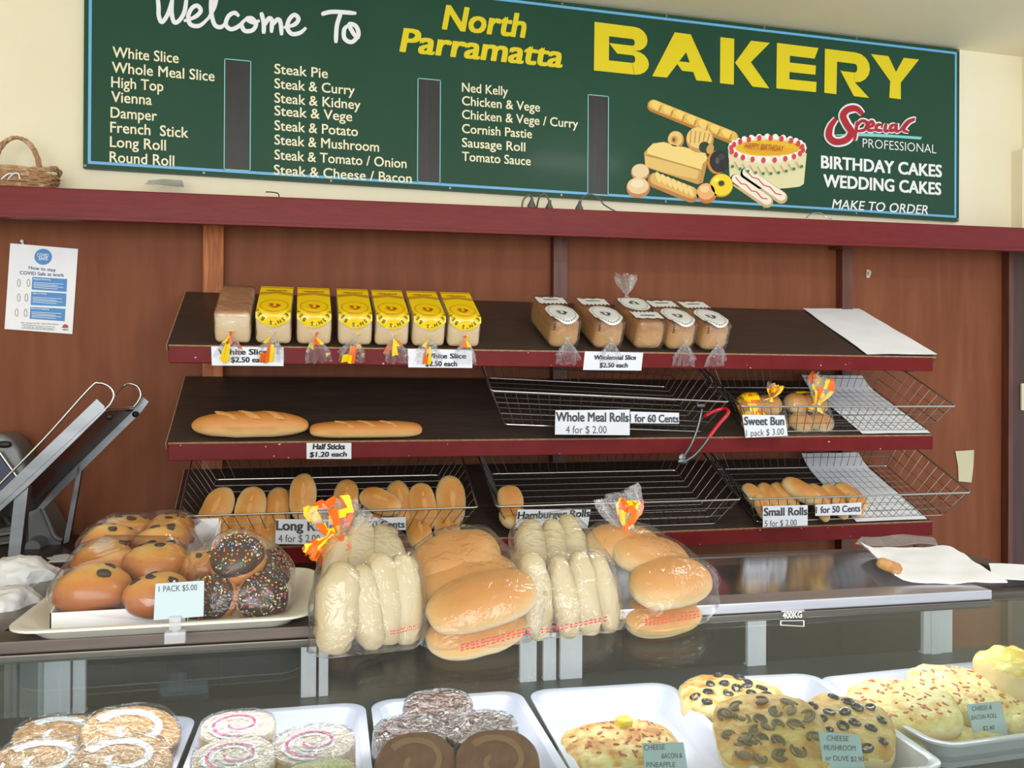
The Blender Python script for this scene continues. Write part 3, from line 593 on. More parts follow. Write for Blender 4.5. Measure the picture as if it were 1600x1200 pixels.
# paper bag lying over the right end of the top shelf
def sheet(name, label, cat, pts, nx, ny, m, amp, group=None, seed=0, lift=None, n=None, world=True, kids=None, thick=.0012):
    """a sheet of paper with real thickness laid over four world corners, slightly creased"""
    A, B_, C_, D = [V(p) for p in pts]; nn = V(n) if n is not None else (B_-A).cross(D-A).normalized(); t = (A+B_+C_+D)/4
    bm = new(); top = []; bot = []
    for j in range(ny+1):
        rt_, rb = [], []
        for i in range(nx+1):
            u, v = i/nx, j/ny; p = (A*(1-u)+B_*u)*(1-v)+(D*(1-u)+C_*u)*v
            p = p+nn*(amp*(.5+.5*noise.noise(p*18+V((seed, 0, 0))))+(lift(u, v) if lift else 0)+thick); rt_.append(bm.verts.new(p-t)); rb.append(bm.verts.new(p-nn*thick-t))
        top.append(rt_); bot.append(rb)
    for j in range(ny):
        for i in range(nx): bm.faces.new((top[j][i], top[j][i+1], top[j+1][i+1], top[j+1][i])); bm.faces.new((bot[j][i], bot[j+1][i], bot[j+1][i+1], bot[j][i+1]))
    edge = [(0, i) for i in range(nx)]+[(j, nx) for j in range(ny)]+[(ny, i) for i in range(nx, 0, -1)]+[(j, 0) for j in range(ny, 0, -1)]
    for a, b in zip(edge, edge[1:]+edge[:1]): bm.faces.new((top[a[0]][a[1]], bot[a[0]][a[1]], bot[b[0]][b[1]], top[b[0]][b[1]]))
    bmesh.ops.recalc_face_normals(bm, faces=bm.faces); o = obj(name, bm, m); o.location = t; tag(o, label, cat, group); return o
sp = lambda k, x, yp, h=.002: SO(k)+V((x, 0, 0))+TY*yp+TN*h
sheet('paper_sheet', 'white paper bag sheet lying on the right end of the top shelf', 'paper', (sp(1, .872, .004), sp(1, 1.125, .01), sp(1, 1.105, .40), sp(1, .875, .385)), 14, 20, M_paper, .004, n=TN, seed=4)
sheet('paper_sheet', 'white paper lining under the middle right wire basket', 'paper', (sp(2, .86, .008), sp(2, 1.10, .008), sp(2, 1.095, .375), sp(2, .86, .375)), 8, 10, M_paper, .002, n=TN, seed=9, lift=lambda u, v: .02*max(0, v-.85)/.15)
sheet('paper_sheet', 'white paper lining under the bottom right wire basket', 'paper', (sp(3, .84, .008), sp(3, 1.09, .008), sp(3, 1.08, .375), sp(3, .86, .375)), 8, 10, M_paper, .002, n=TN, seed=12, lift=lambda u, v: .02*max(0, v-.85)/.15)

# ---- wire baskets
def basket(label, k, xb0, xb1, fl=.055, h=.09, M=None, depth=.335, rx=None):
    t = thing('wire_basket', label, 'basket', M=SM(k, (xb0+xb1)/2, .012, .004) @ (M or Matrix()), group='wire bread baskets'); w2 = (xb1-xb0)/2
    b0, b1, r0, r1 = .012, depth-.03, -.002, depth+.012; rl, rr = (-w2-fl, w2+fl)
    rim = [(rl, r0, h), (rr, r0, h), (rr, r1, h), (rl, r1, h)]
    def rc(P4, r=.012):
        out = []
        for i in range(4):
            p, a, b = V(P4[i]), V(P4[i-1]), V(P4[(i+1) % 4]); da, db = (a-p).normalized(), (b-p).normalized()
            for q in range(5): s = q/4; out.append(p+da*r*(1-s)**2+db*r*s**2)
        return out
    bm = new(); tube(bm, rc(rim), .0029, 8, loop=True); obj('rim', bm, M_wire, t)
    bm = new(); tube(bm, rc([(-w2, b0, 0), (w2, b0, 0), (w2, b1, 0), (-w2, b1, 0)]), .0018, 6, loop=True); obj('base_ring', bm, M_wire, t)
    bm = new(); n = int(round((xb1-xb0)/.026)); R_ = .00105
    for i in range(n+1):
        s = -1+2*i/n; xb, xr = s*w2, s*(w2+fl*.92); tube(bm, [(xr, r0, h), (xb, b0, 0), (xb, b1, 0), (xr, r1, h)], R_, 4)
    ny = 9
    for j in range(ny+1):
        y = b0+(b1-b0)*j/ny; yr = r0+(r1-r0)*(.03+.94*j/ny); tube(bm, [(rl, yr, h), (-w2, y, 0), (w2, y, 0), (rr, yr, h)], R_, 4)
    for q in (.33, .66):
        f = fl*q; y0, y1 = b0+(r0-b0)*q, b1+(r1-b1)*q; tube(bm, [(-w2-f, y0, h*q), (w2+f, y0, h*q), (w2+f, y1, h*q), (-w2-f, y1, h*q)], R_, 4, loop=True)
    obj('wire_grid', bm, M_wired, t); return t
basket('empty wire basket in the centre of the middle shelf, whole meal rolls card on it', 2, -.245, .335, M=LRS((0, .010, .010), (0, math.radians(1.9), math.radians(-1.6))), h=.106)
basket('wire basket at the right of the middle shelf holding sweet bun bags', 2, .49, 1.105)
basket('wire basket at the left of the bottom shelf full of long rolls', 3, -1.015, -.385)
basket('wire basket in the centre of the bottom shelf, almost empty', 3, -.225, .38)
basket('wire basket at the right of the bottom shelf holding small rolls', 3, .515, 1.16)

# ---- bread prototypes
def roll_proto(name, L, W, H, mat, seed, score=.5, e1=.85, e2=.95, flat_bottom=True, amp=.02, creased=False):
    """mesh data of a roll, long axis x, resting on z=0 plane of its own"""
    f = lump(H*amp*1.5, 1.6/W, seed)
    def fn(q):
        q = f(q)
        if q.z < 0: q.z *= .72
        if creased: q.y += .10*W*noise.noise(V((q.x*60, q.z*150, seed))); q.z += .05*H*noise.noise(V((q.x*40, q.y*160, seed+4)))
        return q
    bm = new(); superell(bm, (0, 0, 0), (L/2, W/2, H/2), e1, e2, 24, 18, fn=fn); return bm
def make_roll(name, label, cat, group, M, L, W, H, mat, seed, score=True, **k):
    t = thing(name, label, cat, M=M, group=group); obj('crust', roll_proto(name, L, W, H, mat, seed, **k), mat, t)
    if score: score_part(t, L*.42, W*.22, H*.5, seed)
    return t
def score_part(t, L, W, z, seed, off=(0, 0), rz=.0, m=None):
    bm = new(); superell(bm, (off[0], off[1], z*.915), (L*.6, W*.5, z*.105), 1.3, 1.0, 14, 12, M=LRS(rot=(0, 0, rz)), fn=lump(W*.09, 70, seed)); obj('score_mark', bm, m or M_score, t)
VIEW = (CAM-V((0, -.3, 1.1))).normalized()
# half sticks on the middle shelf
def stick(label, k, px0, px1, py, W, H, hump, seed, e1):
    a, b = onsh(k, px0, py), onsh(k, px1, py); L = (b-a).length; c = (a+b)/2+TY*W*.40+TN*H*.30
    t = thing('bread_stick', label, 'bread', M=LRS(c, (TL*.55, 0, 0)), group='half sticks on the middle shelf'); f = lump(.004, 22, seed)
    def fn(q):
        s = q.x/(L/2); q = f(q); k_ = 1+hump*(1-s*s)-hump*.5; q = V((q.x, q.y*(.8+.2*k_), q.z*k_)); q.z = q.z if q.z > 0 else max(q.z*.8, -H*.30); return q
    bm = new(); superell(bm, (0, 0, 0), (L/2, W/2, H/2), e1, .9, 28, 26, fn=fn); obj('crust', bm, C_stick, t)
    for i in range(3):
        x = L*(-.2+.2*i); zz = H*.5*(1+hump*(1-(2*x/L)**2)-hump*.5)
        bm = new(); superell(bm, (0, 0, 0), (W*.46, W*.12, H*.06), 1.3, 1, 14, 12, M=LRS((x, -W*.16, zz*.87), (.45, .12, -.6)), fn=lump(.0015, 90, i+seed)); obj('score_mark', bm, M_score, t)
stick('plump golden half stick loaf with pointed ends, left of the two', 2, 297, 481, 686, .080, .068, .26, 3, .72)
stick('straight narrow browner half stick loaf, right of the two', 2, 483, 660, 687, .065, .046, .04, 8, .55)

def rolls_px(name, cat, group, items, Y, L, W, H, mat, labels, proto_seed=1, amp=.03, score=True, **k):
    protos = []
    for i, it in enumerate(items):
        px, py, lean, el, y, s = it
        c = hy(px, py, y if y is not None else Y); el = math.radians(el); ln_ = math.radians(lean)
        a = V((math.sin(ln_)*math.sin(el), math.cos(el), math.cos(ln_)*math.sin(el))); n = V((0, -math.sin(el), math.cos(el)))+V((0, -.15, .1))
        M = axes(a, n, c) @ LRS(s=(s, s, s)); lab = labels[i]
        if len(protos) < 3:
            t = make_roll(name, lab, cat, group, M, L, W, H, mat, proto_seed+len(protos)*5, score=score, amp=amp, **k); protos.append(t)
        else: copytree(protos[i % 3], M, lab, group)
LR = [(337, 800, 24, 62, -.34, 1.06), (391, 801, 8, 62, -.34, 1.08), (434, 797, 6, 60, -.31, .98), (473, 777, 2, 64, -.33, .98), (541, 783, 4, 56, -.32, .95), (594, 784, -68, 62, -.345, .92), (624, 786, -8, 60, -.31, .98), (661, 792, -7, 62, -.335, 1.04), (704, 783, 1, 66, -.335, 1.12),
      (352, 838, 8, 36, -.375, .95), (387, 838, -6, 36, -.375, .95), (497, 836, -4, 36, -.372, .95), (588, 832, 5, 36, -.372, .95), (655, 832, -5, 36, -.375, .95), (698, 826, 6, 36, -.372, .95), (420, 830, 2, 36, -.36, .95)]
rolls_px('bread_roll', 'bread roll', 'long rolls in the wire basket', LR, -.33, .132, .072, .064, C_roll,
  ['long roll leaning right at the left end of the long rolls basket', 'second long roll from the left end of its basket', 'long roll behind the left edge of the long rolls card', 'tall long roll standing above the long rolls card', 'long roll rising behind the orange bag tail', 'long roll lying on its side above the 60 cents card', 'long roll behind the sideways roll', 'long roll second from the right end of its basket', 'tallest long roll at the right end of its basket',
   'lower long roll under the leaning left one', 'lower long roll under the second from left', 'lower long roll hidden behind the long rolls card', 'lower long roll under the sideways one', 'lower long roll at the right of the 60 cents card', 'lower long roll under the tallest right one', 'lower long roll left of the long rolls card'])
SR = [(1181, 778, -32, 50, -.33, 1), (1205, 777, -34, 50, -.32, 1), (1226, 775, -34, 50, -.30, 1), (1251, 768, -52, 52, -.335, 1.15), (1283, 778, -36, 50, -.32, 1), (1305, 777, -36, 50, -.31, 1), (1328, 776, -40, 50, -.31, 1.08),
      (1190, 793, -14, 68, -.375, .72), (1284, 796, -10, 68, -.375, .72), (1312, 793, -14, 68, -.375, .72), (1336, 789, -14, 68, -.37, .72)]
rolls_px('bread_roll', 'bread roll', 'small rolls in the wire basket', SR, -.33, .108, .055, .052, C_roll,
  ['small roll at the left end of the small rolls basket', 'second small roll from the left in its basket', 'third small roll from the left, tucked behind', 'pale shiny small roll lying across on top of the others', 'small roll just right of the topmost one', 'small roll second from the right in its basket', 'small roll at the right end of its basket',
   'lower small roll left of the small rolls card', 'lower small roll behind the 1 for 50 cents card', 'lower small roll at the right part of the 50 cents card', 'lower small roll at the right end of the heap'], proto_seed=31, score=False)
rolls_px('hamburger_roll', 'bread roll', 'hamburger rolls in the centre basket', [(797, 780, 0, 58, -.33, 1), (801, 808, 0, 35, -.37, 1)], -.33, .078, .076, .056, C_roll, ['upper round hamburger roll at the left of the almost empty basket', 'lower hamburger roll standing behind the hamburger rolls card'], proto_seed=51, score=False)

# ---- bags of rolls: hull of film drawn over the rolls inside
def corners(o):
    out = []
    for c in o.children:
        if c.type == 'MESH': out += [mw(o) @ c.matrix_basis @ v.co for v in list(c.data.vertices)[::3]]
    return out
def bag(name, label, cat, members, grow, mat, extra=(), group=None, seed=0, wob=.004, zmin=None, base_pts=()):
    pts = [p for m in members for p in corners(m)]+[V(p) for p in extra]; c = sum(pts, V())/len(pts)
    bm = new()
    for p in pts: bm.verts.new(p+(p-c).normalized()*grow)
    r = bmesh.ops.convex_hull(bm, input=bm.verts); dead = [e for e in r['geom_interior']+r['geom_unused'] if isinstance(e, bmesh.types.BMVert)]
    bmesh.ops.delete(bm, geom=list(set(dead)), context='VERTS')
    for v in [v for v in bm.verts if not v.link_faces]: bm.verts.remove(v)
    bmesh.ops.dissolve_limit(bm, angle_limit=math.radians(9), verts=bm.verts, edges=bm.edges); bmesh.ops.triangulate(bm, faces=bm.faces)
    for _ in range(3):
        es = [e for e in bm.edges if e.calc_length() > .022]
        if es: bmesh.ops.subdivide_edges(bm, edges=es, cuts=1); bmesh.ops.triangulate(bm, faces=bm.faces)
    bmesh.ops.smooth_vert(bm, verts=bm.verts, factor=.3, use_axis_x=True, use_axis_y=True, use_axis_z=True); bm.normal_update()
    for v in bm.verts:
        q = v.co*26+V((seed, seed*2, 0)); v.co += v.normal*wob*(noise.noise(q)+.6*abs(noise.noise(q*2.3)))
        if zmin is not None and v.co.z < zmin: v.co.z = zmin
    lo = min(v.co.z for v in bm.verts); t = thing(name, label, cat, (c.x, c.y, lo), group=group); obj('film', bm, mat, t, True); return t
def fan(t, base, tip, w_, seed, mats, n=28, name='bag_tail'):
    """gathered bag mouth spreading from a tie towards the tip"""
    base, tip = V(base), V(tip); d = tip-base; L = d.length; d.normalize(); s = d.cross(V((0, 1, 0))).normalized(); f = s.cross(d); r = random.Random(seed); ph = [r.uniform(.7, 1.25) for _ in range(n)]; rows = []
    for tt, k in ((-.25, .9), (-.1, .45), (0, .28), (.1, .34), (.25, .6), (.42, .85), (.6, 1), (.78, 1.1), (.9, 1.1), (1, 1.0)):
        rows.append([base+d*L*tt*(.85+.25*ph[i])+(s*math.cos(2*PI*i/n)+f*.5*math.sin(2*PI*i/n))*w_*k*(1+.16*(1 if i % 2 else -1))*ph[i]+V((noise.noise(V((i*.9, tt*5, seed))), noise.noise(V((tt*5, i*.9, seed+3))), noise.noise(V((i*.7, seed, tt*4)))))*.007*max(0, tt) for i in range(n)])
    bm = new(); loft(bm, rows, cap=False); bm.faces.ensure_lookup_table()
    for i, fc in enumerate(bm.faces): fc.material_index = ((0, 1, 2, 1, 0, 0, 2, 1, 1)[((i % n)//3+seed+(i//n//3)*2) % 9] if noise.noise(fc.calc_center_median()*70) > -.22 else 0) if len(mats) > 1 else 0
    return obj(name, bm, mats, t, True)
def put(proto, label, M, group): return copytree(proto, M, label, group)
YF, YB = -1.515, -1.425
def bag_roll(items, name, cat, group, mat, L, W, H, seed, creased, labels, n=None, score=False):
    out = []
    for i, (px, py, y, ax, s, *nn) in enumerate(items):
        c = hy(px, py, y); M = axes(ax, nn[0] if nn else (n or (0, -1, .25)), c) @ LRS(s=(s if isinstance(s, tuple) else (s, s, s)))
        if i < 3: o = make_roll(name, labels[i], cat, group, M, L, W, H, mat, seed+i*3, score=score, amp=.04, creased=creased)
        else: o = put(out[i % 3], labels[i], M, group)
        out.append(o)
    return out
def upright(px, py, y, lean, s): return (px, py, y, (math.sin(math.radians(lean)), .22, math.cos(math.radians(lean))), s)
def lying(px, py, y, tilt, s): return (px, py, y, (math.cos(math.radians(tilt)), .10, math.sin(math.radians(tilt))), s, (0, -.55, .85))
g1 = 'pale long rolls in the first bag'
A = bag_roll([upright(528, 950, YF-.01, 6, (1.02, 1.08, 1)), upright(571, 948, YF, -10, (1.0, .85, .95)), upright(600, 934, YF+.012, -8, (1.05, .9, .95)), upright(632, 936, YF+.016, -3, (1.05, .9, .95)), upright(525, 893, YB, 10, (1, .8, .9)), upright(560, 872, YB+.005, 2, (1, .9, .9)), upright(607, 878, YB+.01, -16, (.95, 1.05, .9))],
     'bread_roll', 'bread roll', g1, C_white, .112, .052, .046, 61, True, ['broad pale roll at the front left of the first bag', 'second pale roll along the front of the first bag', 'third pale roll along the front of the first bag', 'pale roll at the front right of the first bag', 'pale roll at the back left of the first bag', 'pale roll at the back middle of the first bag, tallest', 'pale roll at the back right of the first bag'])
t = bag('bag_of_rolls', 'clear bag of pale long rolls with orange tied mouth, leftmost of four', 'bag', A, .008, M_film, extra=[hy(484, 1012, -1.53), hy(640, 1008, -1.535)], seed=1, group='bags of rolls on the case', wob=.005, zmin=1.216)
fan(t, hy(528, 845, -1.43), hy(512, 790, -1.44), .022, 2, [M_film2, M_orange, M_yprint])
fan(t, hy(534, 838, -1.42), hy(568, 800, -1.42), .016, 5, [M_film2], name='bag_mouth'); fan(t, hy(512, 840, -1.44), hy(484, 864, -1.45), .010, 3, [M_orange, M_yprint, M_orange], name='bag_mouth')
g2 = 'golden rolls in the second bag'
Bq = bag_roll([lying(745, 985, YF+.005, 9, (1.16, 1, .9)), lying(755, 940, YF, 12, (1.28, 1.15, 1.05)), lying(728, 912, YB-.03, 10, (1.25, 1.15, 1.1)), lying(712, 875, YB, 12, (1.12, 1.2, 1.25))],
     'bread_roll', 'bread roll', g2, C_bag, .118, .078, .056, 81, False, ['bottom golden roll of the second bag', 'large golden roll at the front of the second bag', 'golden roll behind the front one in the second bag', 'topmost golden roll at the back of the second bag'], score=False)
t2 = bag('bag_of_rolls', 'clear bag of four large golden rolls, second from left', 'bag', Bq, .008, M_film, extra=[hy(680, 1016, -1.545), hy(834, 990, -1.54)], seed=2, group='bags of rolls on the case', wob=.005, zmin=1.216)
g3 = 'pale long rolls in the third bag'
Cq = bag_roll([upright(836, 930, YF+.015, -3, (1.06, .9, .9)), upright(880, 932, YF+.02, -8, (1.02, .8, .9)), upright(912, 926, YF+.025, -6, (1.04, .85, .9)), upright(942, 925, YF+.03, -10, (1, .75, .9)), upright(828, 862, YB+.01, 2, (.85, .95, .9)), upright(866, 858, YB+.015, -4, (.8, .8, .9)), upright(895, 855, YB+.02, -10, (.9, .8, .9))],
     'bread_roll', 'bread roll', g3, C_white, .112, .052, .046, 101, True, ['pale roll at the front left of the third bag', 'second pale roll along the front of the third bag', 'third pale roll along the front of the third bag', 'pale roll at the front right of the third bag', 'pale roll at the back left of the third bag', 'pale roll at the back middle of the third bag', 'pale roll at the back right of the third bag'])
t3 = bag('bag_of_rolls', 'clear bag of pale long rolls between two bags of golden rolls, third from left', 'bag', Cq, .008, M_film, extra=[hy(860, 818, YB+.03), hy(820, 826, YB+.03), hy(828, 992, -1.53), hy(962, 976, -1.525)], seed=3, group='bags of rolls on the case', wob=.005, zmin=1.216)
g4 = 'golden rolls in the fourth bag'
Dq = bag_roll([lying(1035, 962, YF+.03, 6, (1.0, .95, .8)), lying(1046, 912, YF+.03, 8, (1.05, 1.1, 1.1)), lying(1015, 872, YB-.01, -8, (1.05, 1, 1)), lying(976, 853, YB+.02, -6, (1.05, 1.05, 1))],
     'bread_roll', 'bread roll', g4, C_bag, .118, .078, .056, 121, False, ['bottom golden roll of the fourth bag', 'shiny golden roll at the front of the fourth bag', 'golden roll behind the front one in the fourth bag', 'topmost golden roll at the back of the fourth bag'], score=False)
t4 = bag('bag_of_rolls', 'clear bag of golden rolls with orange printed mouth, rightmost of four', 'bag', Dq, .008, M_film, extra=[hy(990, 984, -1.535), hy(1112, 950, -1.51), hy(1120, 900, -1.48)], seed=4, group='bags of rolls on the case', wob=.005, zmin=1.216)
fan(t4, hy(980, 828, -1.41), hy(962, 776, -1.40), .028, 4, [M_film2]); fan(t4, hy(978, 826, -1.412), hy(986, 786, -1.41), .016, 6, [M_orange, M_yprint, M_film2], name='bag_mouth')
for tb, (x0, y0, x1, y1, y, ln_) in ((t, (610, 995, 655, 984, -1.545, 2)), (t2, (720, 1016, 832, 988, -1.56, 3)), (t3, (846, 992, 950, 972, -1.54, 2)), (t4, (1008, 976, 1095, 962, -1.54, 3))):
    bm = new(); rr = random.Random(x0)
    for q in range(ln_):
        dy = 4.5*q-4
        for i in range(14):
            s, e = i/14, (i+rr.uniform(.4, .9))/14; o = rr.uniform(-.8, .8)
            f = [hy(x0+(x1-x0)*a, y0+(y1-y0)*a+dy+o+b-5, y) for a, b in ((s, 0), (e, 0), (e, 2.2), (s, 2.2))]
            bm.faces.new([bm.verts.new(p) for p in f])
    obj('red_print', bm, M_rprint, tb, True, smooth=False)

# ---- sweet bun bags in the right basket
def bunbag(label, px, py, dirx, seed, xs):
    c = hy(px, py, -.31); mem = []
    for i, (dx, dz, dy) in enumerate(((-.034, -.036, -.03), (.034, -.036, -.03), (-.032, .022, .0), (.034, .022, .002))):
        M = LRS(c+V((dx, dy, dz)), (TL*1.6, 0, .2*dirx), (1.12, 1.1, 1.25))
        labs = ['lower left', 'lower right', 'upper left', 'upper right']
        mem.append(make_roll('sweet_bun', '%s sweet bun in the %s bag of the sweet bun basket' % (labs[i], xs), 'bun', 'sweet buns in the %s bag' % xs, M, .068, .066, .052, C_bag, seed+i, score=False))
    b = bag('bag_of_buns', 'clear bag of sweet buns with yellow print, %s of the two in the basket' % xs, 'bag', mem, .006, M_film, seed=seed, group='bags of sweet buns', wob=.003)
    return b, c
def print_patch(t, test):
    o = [q for q in t.children if q.name.startswith('film')][0]; W_ = mw(t); o.data.materials.append(M_yprint); o.data.materials.append(M_orange)
    for f in o.data.polygons:
        p = W_ @ f.center
        if test(p, f.normal): f.material_index = 1 if noise.noise(p*90) > -.12 else 2
b1, c = bunbag('', 1186, 645, -1, 141, 'left'); fan(b1, hy(1205, 622, -.34), hy(1212, 603, -.35), .018, 1, [M_film2, M_yprint, M_orange])
print_patch(b1, lambda p, n: p.x < c.x-.012 and n.z > .15 and noise.noise(p*40) > -.25)
b2, c = bunbag('', 1258, 643, 1, 151, 'right'); fan(b2, hy(1276, 632, -.35), hy(1286, 592, -.34), .030, 2, [M_film2, M_yprint, M_orange])
print_patch(b2, lambda p, n: -.035 < p.x-c.x < .03 and n.z > .3 and p.y > c.y-.01 and noise.noise(p*40) > -.3)

# ---- tongs hung on the rims
tg = thing('tongs', 'steel tongs with a red plastic grip hooked over the basket rim', 'tongs', hy(1068, 722, -.44))
Y = -.445
bm = new(); tube(bm, catmull([hy(1094, 634, Y+.02), hy(1096, 642, Y), hy(1090, 668, Y), (hy(1080, 694, Y)), hy(1066, 716, Y-.004)], 5), .004, 8, rad=None); superell(bm, hy(1066, 716, Y-.004), (.012, .005, .014), .8, .8, 12, 8); obj('steel_arm', bm, M_steel, tg, True)
bm = new(); tube(bm, catmull([hy(1068, 722, Y-.004), hy(1084, 712, Y-.012), hy(1100, 694, Y-.01), hy(1108, 682, Y-.01)], 5), .004, 8); superell(bm, hy(1066, 721, Y-.006), (.014, .005, .008), .8, .8, 12, 8); obj('steel_arm', bm, M_steel, tg, True)
bm = new(); tube(bm, catmull([hy(1107, 684, Y-.01), hy(1122, 664, Y-.01), hy(1136, 648, Y-.005), hy(1137, 641, Y+.01), hy(1128, 639, Y+.03), hy(1112, 644, Y+.03), hy(1102, 650, Y+.01)], 6), .0055, 8); obj('red_grip', bm, pm('red_plastic', (196, 28, 46), rough=.3, coat=.3), tg, True)
bm = new(); tube(bm, [hy(1088, 634, Y), hy(1100, 634, Y)], .006, 10); obj('pivot', bm, M_steel, tg, True)
# ================================================================= the display case
CA = -.032
case = thing('display_case', 'glass bakery display case with aluminium frame in the foreground', 'display case', (-.42, -1.487, 0), (0, 0, CA))
def cpt(p): return mw(case).inverted() @ V(p)
CX0, CX1 = -.775, .86
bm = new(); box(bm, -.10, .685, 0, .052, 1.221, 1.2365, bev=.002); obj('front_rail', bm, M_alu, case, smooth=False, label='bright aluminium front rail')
bm = new(); box(bm, CX0, -.10, 0, .052, 1.221, 1.2365, bev=.002); obj('front_rail', bm, M_raildark, case, smooth=False, label='left stretch of front rail, dark reflection painted in')
bm = new(); box(bm, CX0, .685, -.004, .01, 1.210, 1.2205, bev=.001); obj('glass_channel', bm, M_alud, case, smooth=False)
bm = new(); box(bm, .685, CX1, .02, .045, 1.214, 1.226); obj('front_rail', bm, M_alud, case, smooth=False)
bm = new(); box(bm, CX1-.04, CX1, .045, .36, 1.215, 1.236); obj('side_rail', bm, M_alud, case, smooth=False)
bm = new(); box(bm, CX0, CX0+.045, .05, .36, 1.215, 1.2355); obj('side_rail', bm, M_alud, case, smooth=False)
bm = new(); box(bm, CX0, CX1, .34, .365, 1.215, 1.232); obj('rear_rail', bm, M_alud, case, smooth=False)
bm = new(); box(bm, CX0+.045, CX1-.04, .052, .34, 1.2245, 1.2305); obj('top_glass', bm, film('top_glass_sheet', tint=(205, 206, 206), gloss=.42, veil=.06, bump=0, rough=.09, power=2.8), case, smooth=False)
# sloping front glass and its lower upright
sl = [(0.004, 1.216), (-.46, 1.065)]
bm = new(); dx = V((0, sl[1][0]-sl[0][0], sl[1][1]-sl[0][1])).normalized(); nn = V((0, -dx.z, dx.y))
nn = nn if nn.z > 0 else -nn
for i, (x0, x1) in enumerate(((CX0-.4, CX1+.4),)):
    vs = [V((x, y, z))+nn*s for s in (0, .005) for x, (y, z) in ((x0, sl[0]), (x1, sl[0]), (x1, sl[1]), (x0, sl[1]))]; q = [bm.verts.new(v) for v in vs]
    for f in ((0, 1, 2, 3), (7, 6, 5, 4), (0, 4, 5, 1), (1, 5, 6, 2), (2, 6, 7, 3), (3, 7, 4, 0)): bm.faces.new([q[a] for a in f])
bmesh.ops.recalc_face_normals(bm, faces=bm.faces); obj('front_glass', bm, M_glass, case, smooth=False)
bm = new(); box(bm, CX0-.4, CX1+.4, -.475, -.455, .2, 1.07); obj('front_panel', bm, M_alud, case, smooth=False)
bm = new(); box(bm, CX0-.4, CX1+.4, -.455, .36, 1.008, 1.024); obj('deck', bm, pm('grey_deck', (74, 76, 78), (66, 68, 70), scale=5, rough=.4), case, smooth=False)
bm = new(); box(bm, CX0, CX0+.03, .33, .36, 1.024, 1.216); obj('end_post', bm, M_stile, case, smooth=False); bm = new(); box(bm, CX1-.02, CX1, .33, .36, 1.024, 1.216); obj('end_post', bm, M_stile, case, smooth=False); bm = new(); box(bm, CX0+.004, CX0+.009, .0, .33, 1.024, 1.216); obj('end_glass', bm, M_glass, case, smooth=False)
# rear sliding doors
posts = [(85, 106), (110, 130), (470, 494), (498, 513), (810, 836), (846, 866), (872, 906), (1158, 1186), (1423, 1444), (1446, 1466)]
yr = .345
for a, b in posts:
    Yw = -1.487+yr*math.cos(CA); pa, pb = cpt(hy(a, 1040, Yw)), cpt(hy(b, 1040, Yw))
    bm = new(); box(bm, pa.x, pb.x, yr-.012, yr+.006, 1.024, 1.215, bev=.0015); obj('door_stile', bm, M_stile, case, smooth=False)
bm = new()
for x0, x1 in ((CX0, -.36), (-.36, -.02), (-.02, .30), (.30, .56), (.56, CX1)): box(bm, x0, x1, yr-.003, yr+.001, 1.03, 1.214)
obj('rear_door_glass', bm, M_glassd, case, smooth=False)
bm = new(); box(bm, CX0-.4, CX1+.4, .30, .36, .2, 1.008); obj('rear_base', bm, M_alud, case, smooth=False)
# load sticker on the glass
st = thing('load_sticker', 'small white 400KG load sticker on the case front glass', 'sticker', mw(case) @ V((.27, 0.0, 1.213)), (0, 0, CA))
def gpt(px, py, e=.0062):
    A = mw(case) @ V((0, sl[0][0], sl[0][1])); n = (mw(case).to_3x3() @ nn); return hit(px, py, A+n*e, n)
bm = new(); a = gpt(1223, 966.5); X = gpt(1253, 965)-a; U = gpt(1223, 957)-a; w_, h_ = X.length, U.length; X /= w_; U /= h_
text_into(bm, '400KG', lambda x, y: a+X*x+U*y, w_, h_, .03)
for px, py, px2, py2 in ((1221, 955, 1257, 953.5), (1219, 969.5, 1257, 969), (1219, 976, 1257, 978)):
    bm.faces.new([bm.verts.new(gpt(*p)) for p in ((px, py+1.2), (px2, py2+1.2), (px2, py2), (px, py))])
bm.faces.new([bm.verts.new(gpt(*p)) for p in ((1219, 976), (1219, 969.5), (1221, 969.5), (1221, 976))]); bm.faces.new([bm.verts.new(gpt(*p)) for p in ((1255, 977), (1255, 969), (1257, 969), (1257, 978))])
obj('lettering', bm, M_white, st, True, smooth=False)

# ---- serving trays
def tray_mesh(w_, d, h, r=.03, lip=.012, slope=.018, n=6):
    bm = new()
    def ring(ww, dd, rr, z):
        out = []
        for cx, cy, a0 in ((ww/2-rr, dd/2-rr, 0), (-ww/2+rr, dd/2-rr, 90), (-ww/2+rr, -dd/2+rr, 180), (ww/2-rr, -dd/2+rr, 270)):
            for i in range(n+1): t = math.radians(a0+90*i/n); out.append((cx+rr*math.cos(t), cy+rr*math.sin(t), z))
        return out
    e = .003; s = slope; prof = [(s+lip, 0), (lip, h-e), (0, h-e), (0, h), (lip*.4, h+.001), (lip, h-.001), (lip+s*.75, .010), (lip+s+.006, e)]
    rings = [ring(w_-2*o, d-2*o, max(.006, r-o*.5), z) for o, z in prof]; loft(bm, rings, cap=True); bmesh.ops.recalc_face_normals(bm, faces=bm.faces); return bm
DZ = 1.0245
TR = {}
def itray(key, label, x, yb, w_, d, rz=CA): 
    t = thing('serving_tray', label, 'tray', (x, yb-d/2, DZ), (0, 0, rz), group='white serving trays inside the case'); obj('tray_body', tray_mesh(w_, d, .046, .035), M_trayw, t); TR[key] = t
itray('A', 'white tray holding coffee swiss rolls, leftmost inside the case', -1.048, -1.30, .232, .36)
itray('B', 'white tray holding pink swiss rolls, second from left inside the case', -.808, -1.305, .232, .36)
itray('C', 'white tray holding chocolate swiss rolls inside the case', -.568, -1.31, .232, .36)
itray('D', 'white tray holding only a cheese bacon pineapple roll', -.328, -1.325, .236, .36, -.06)
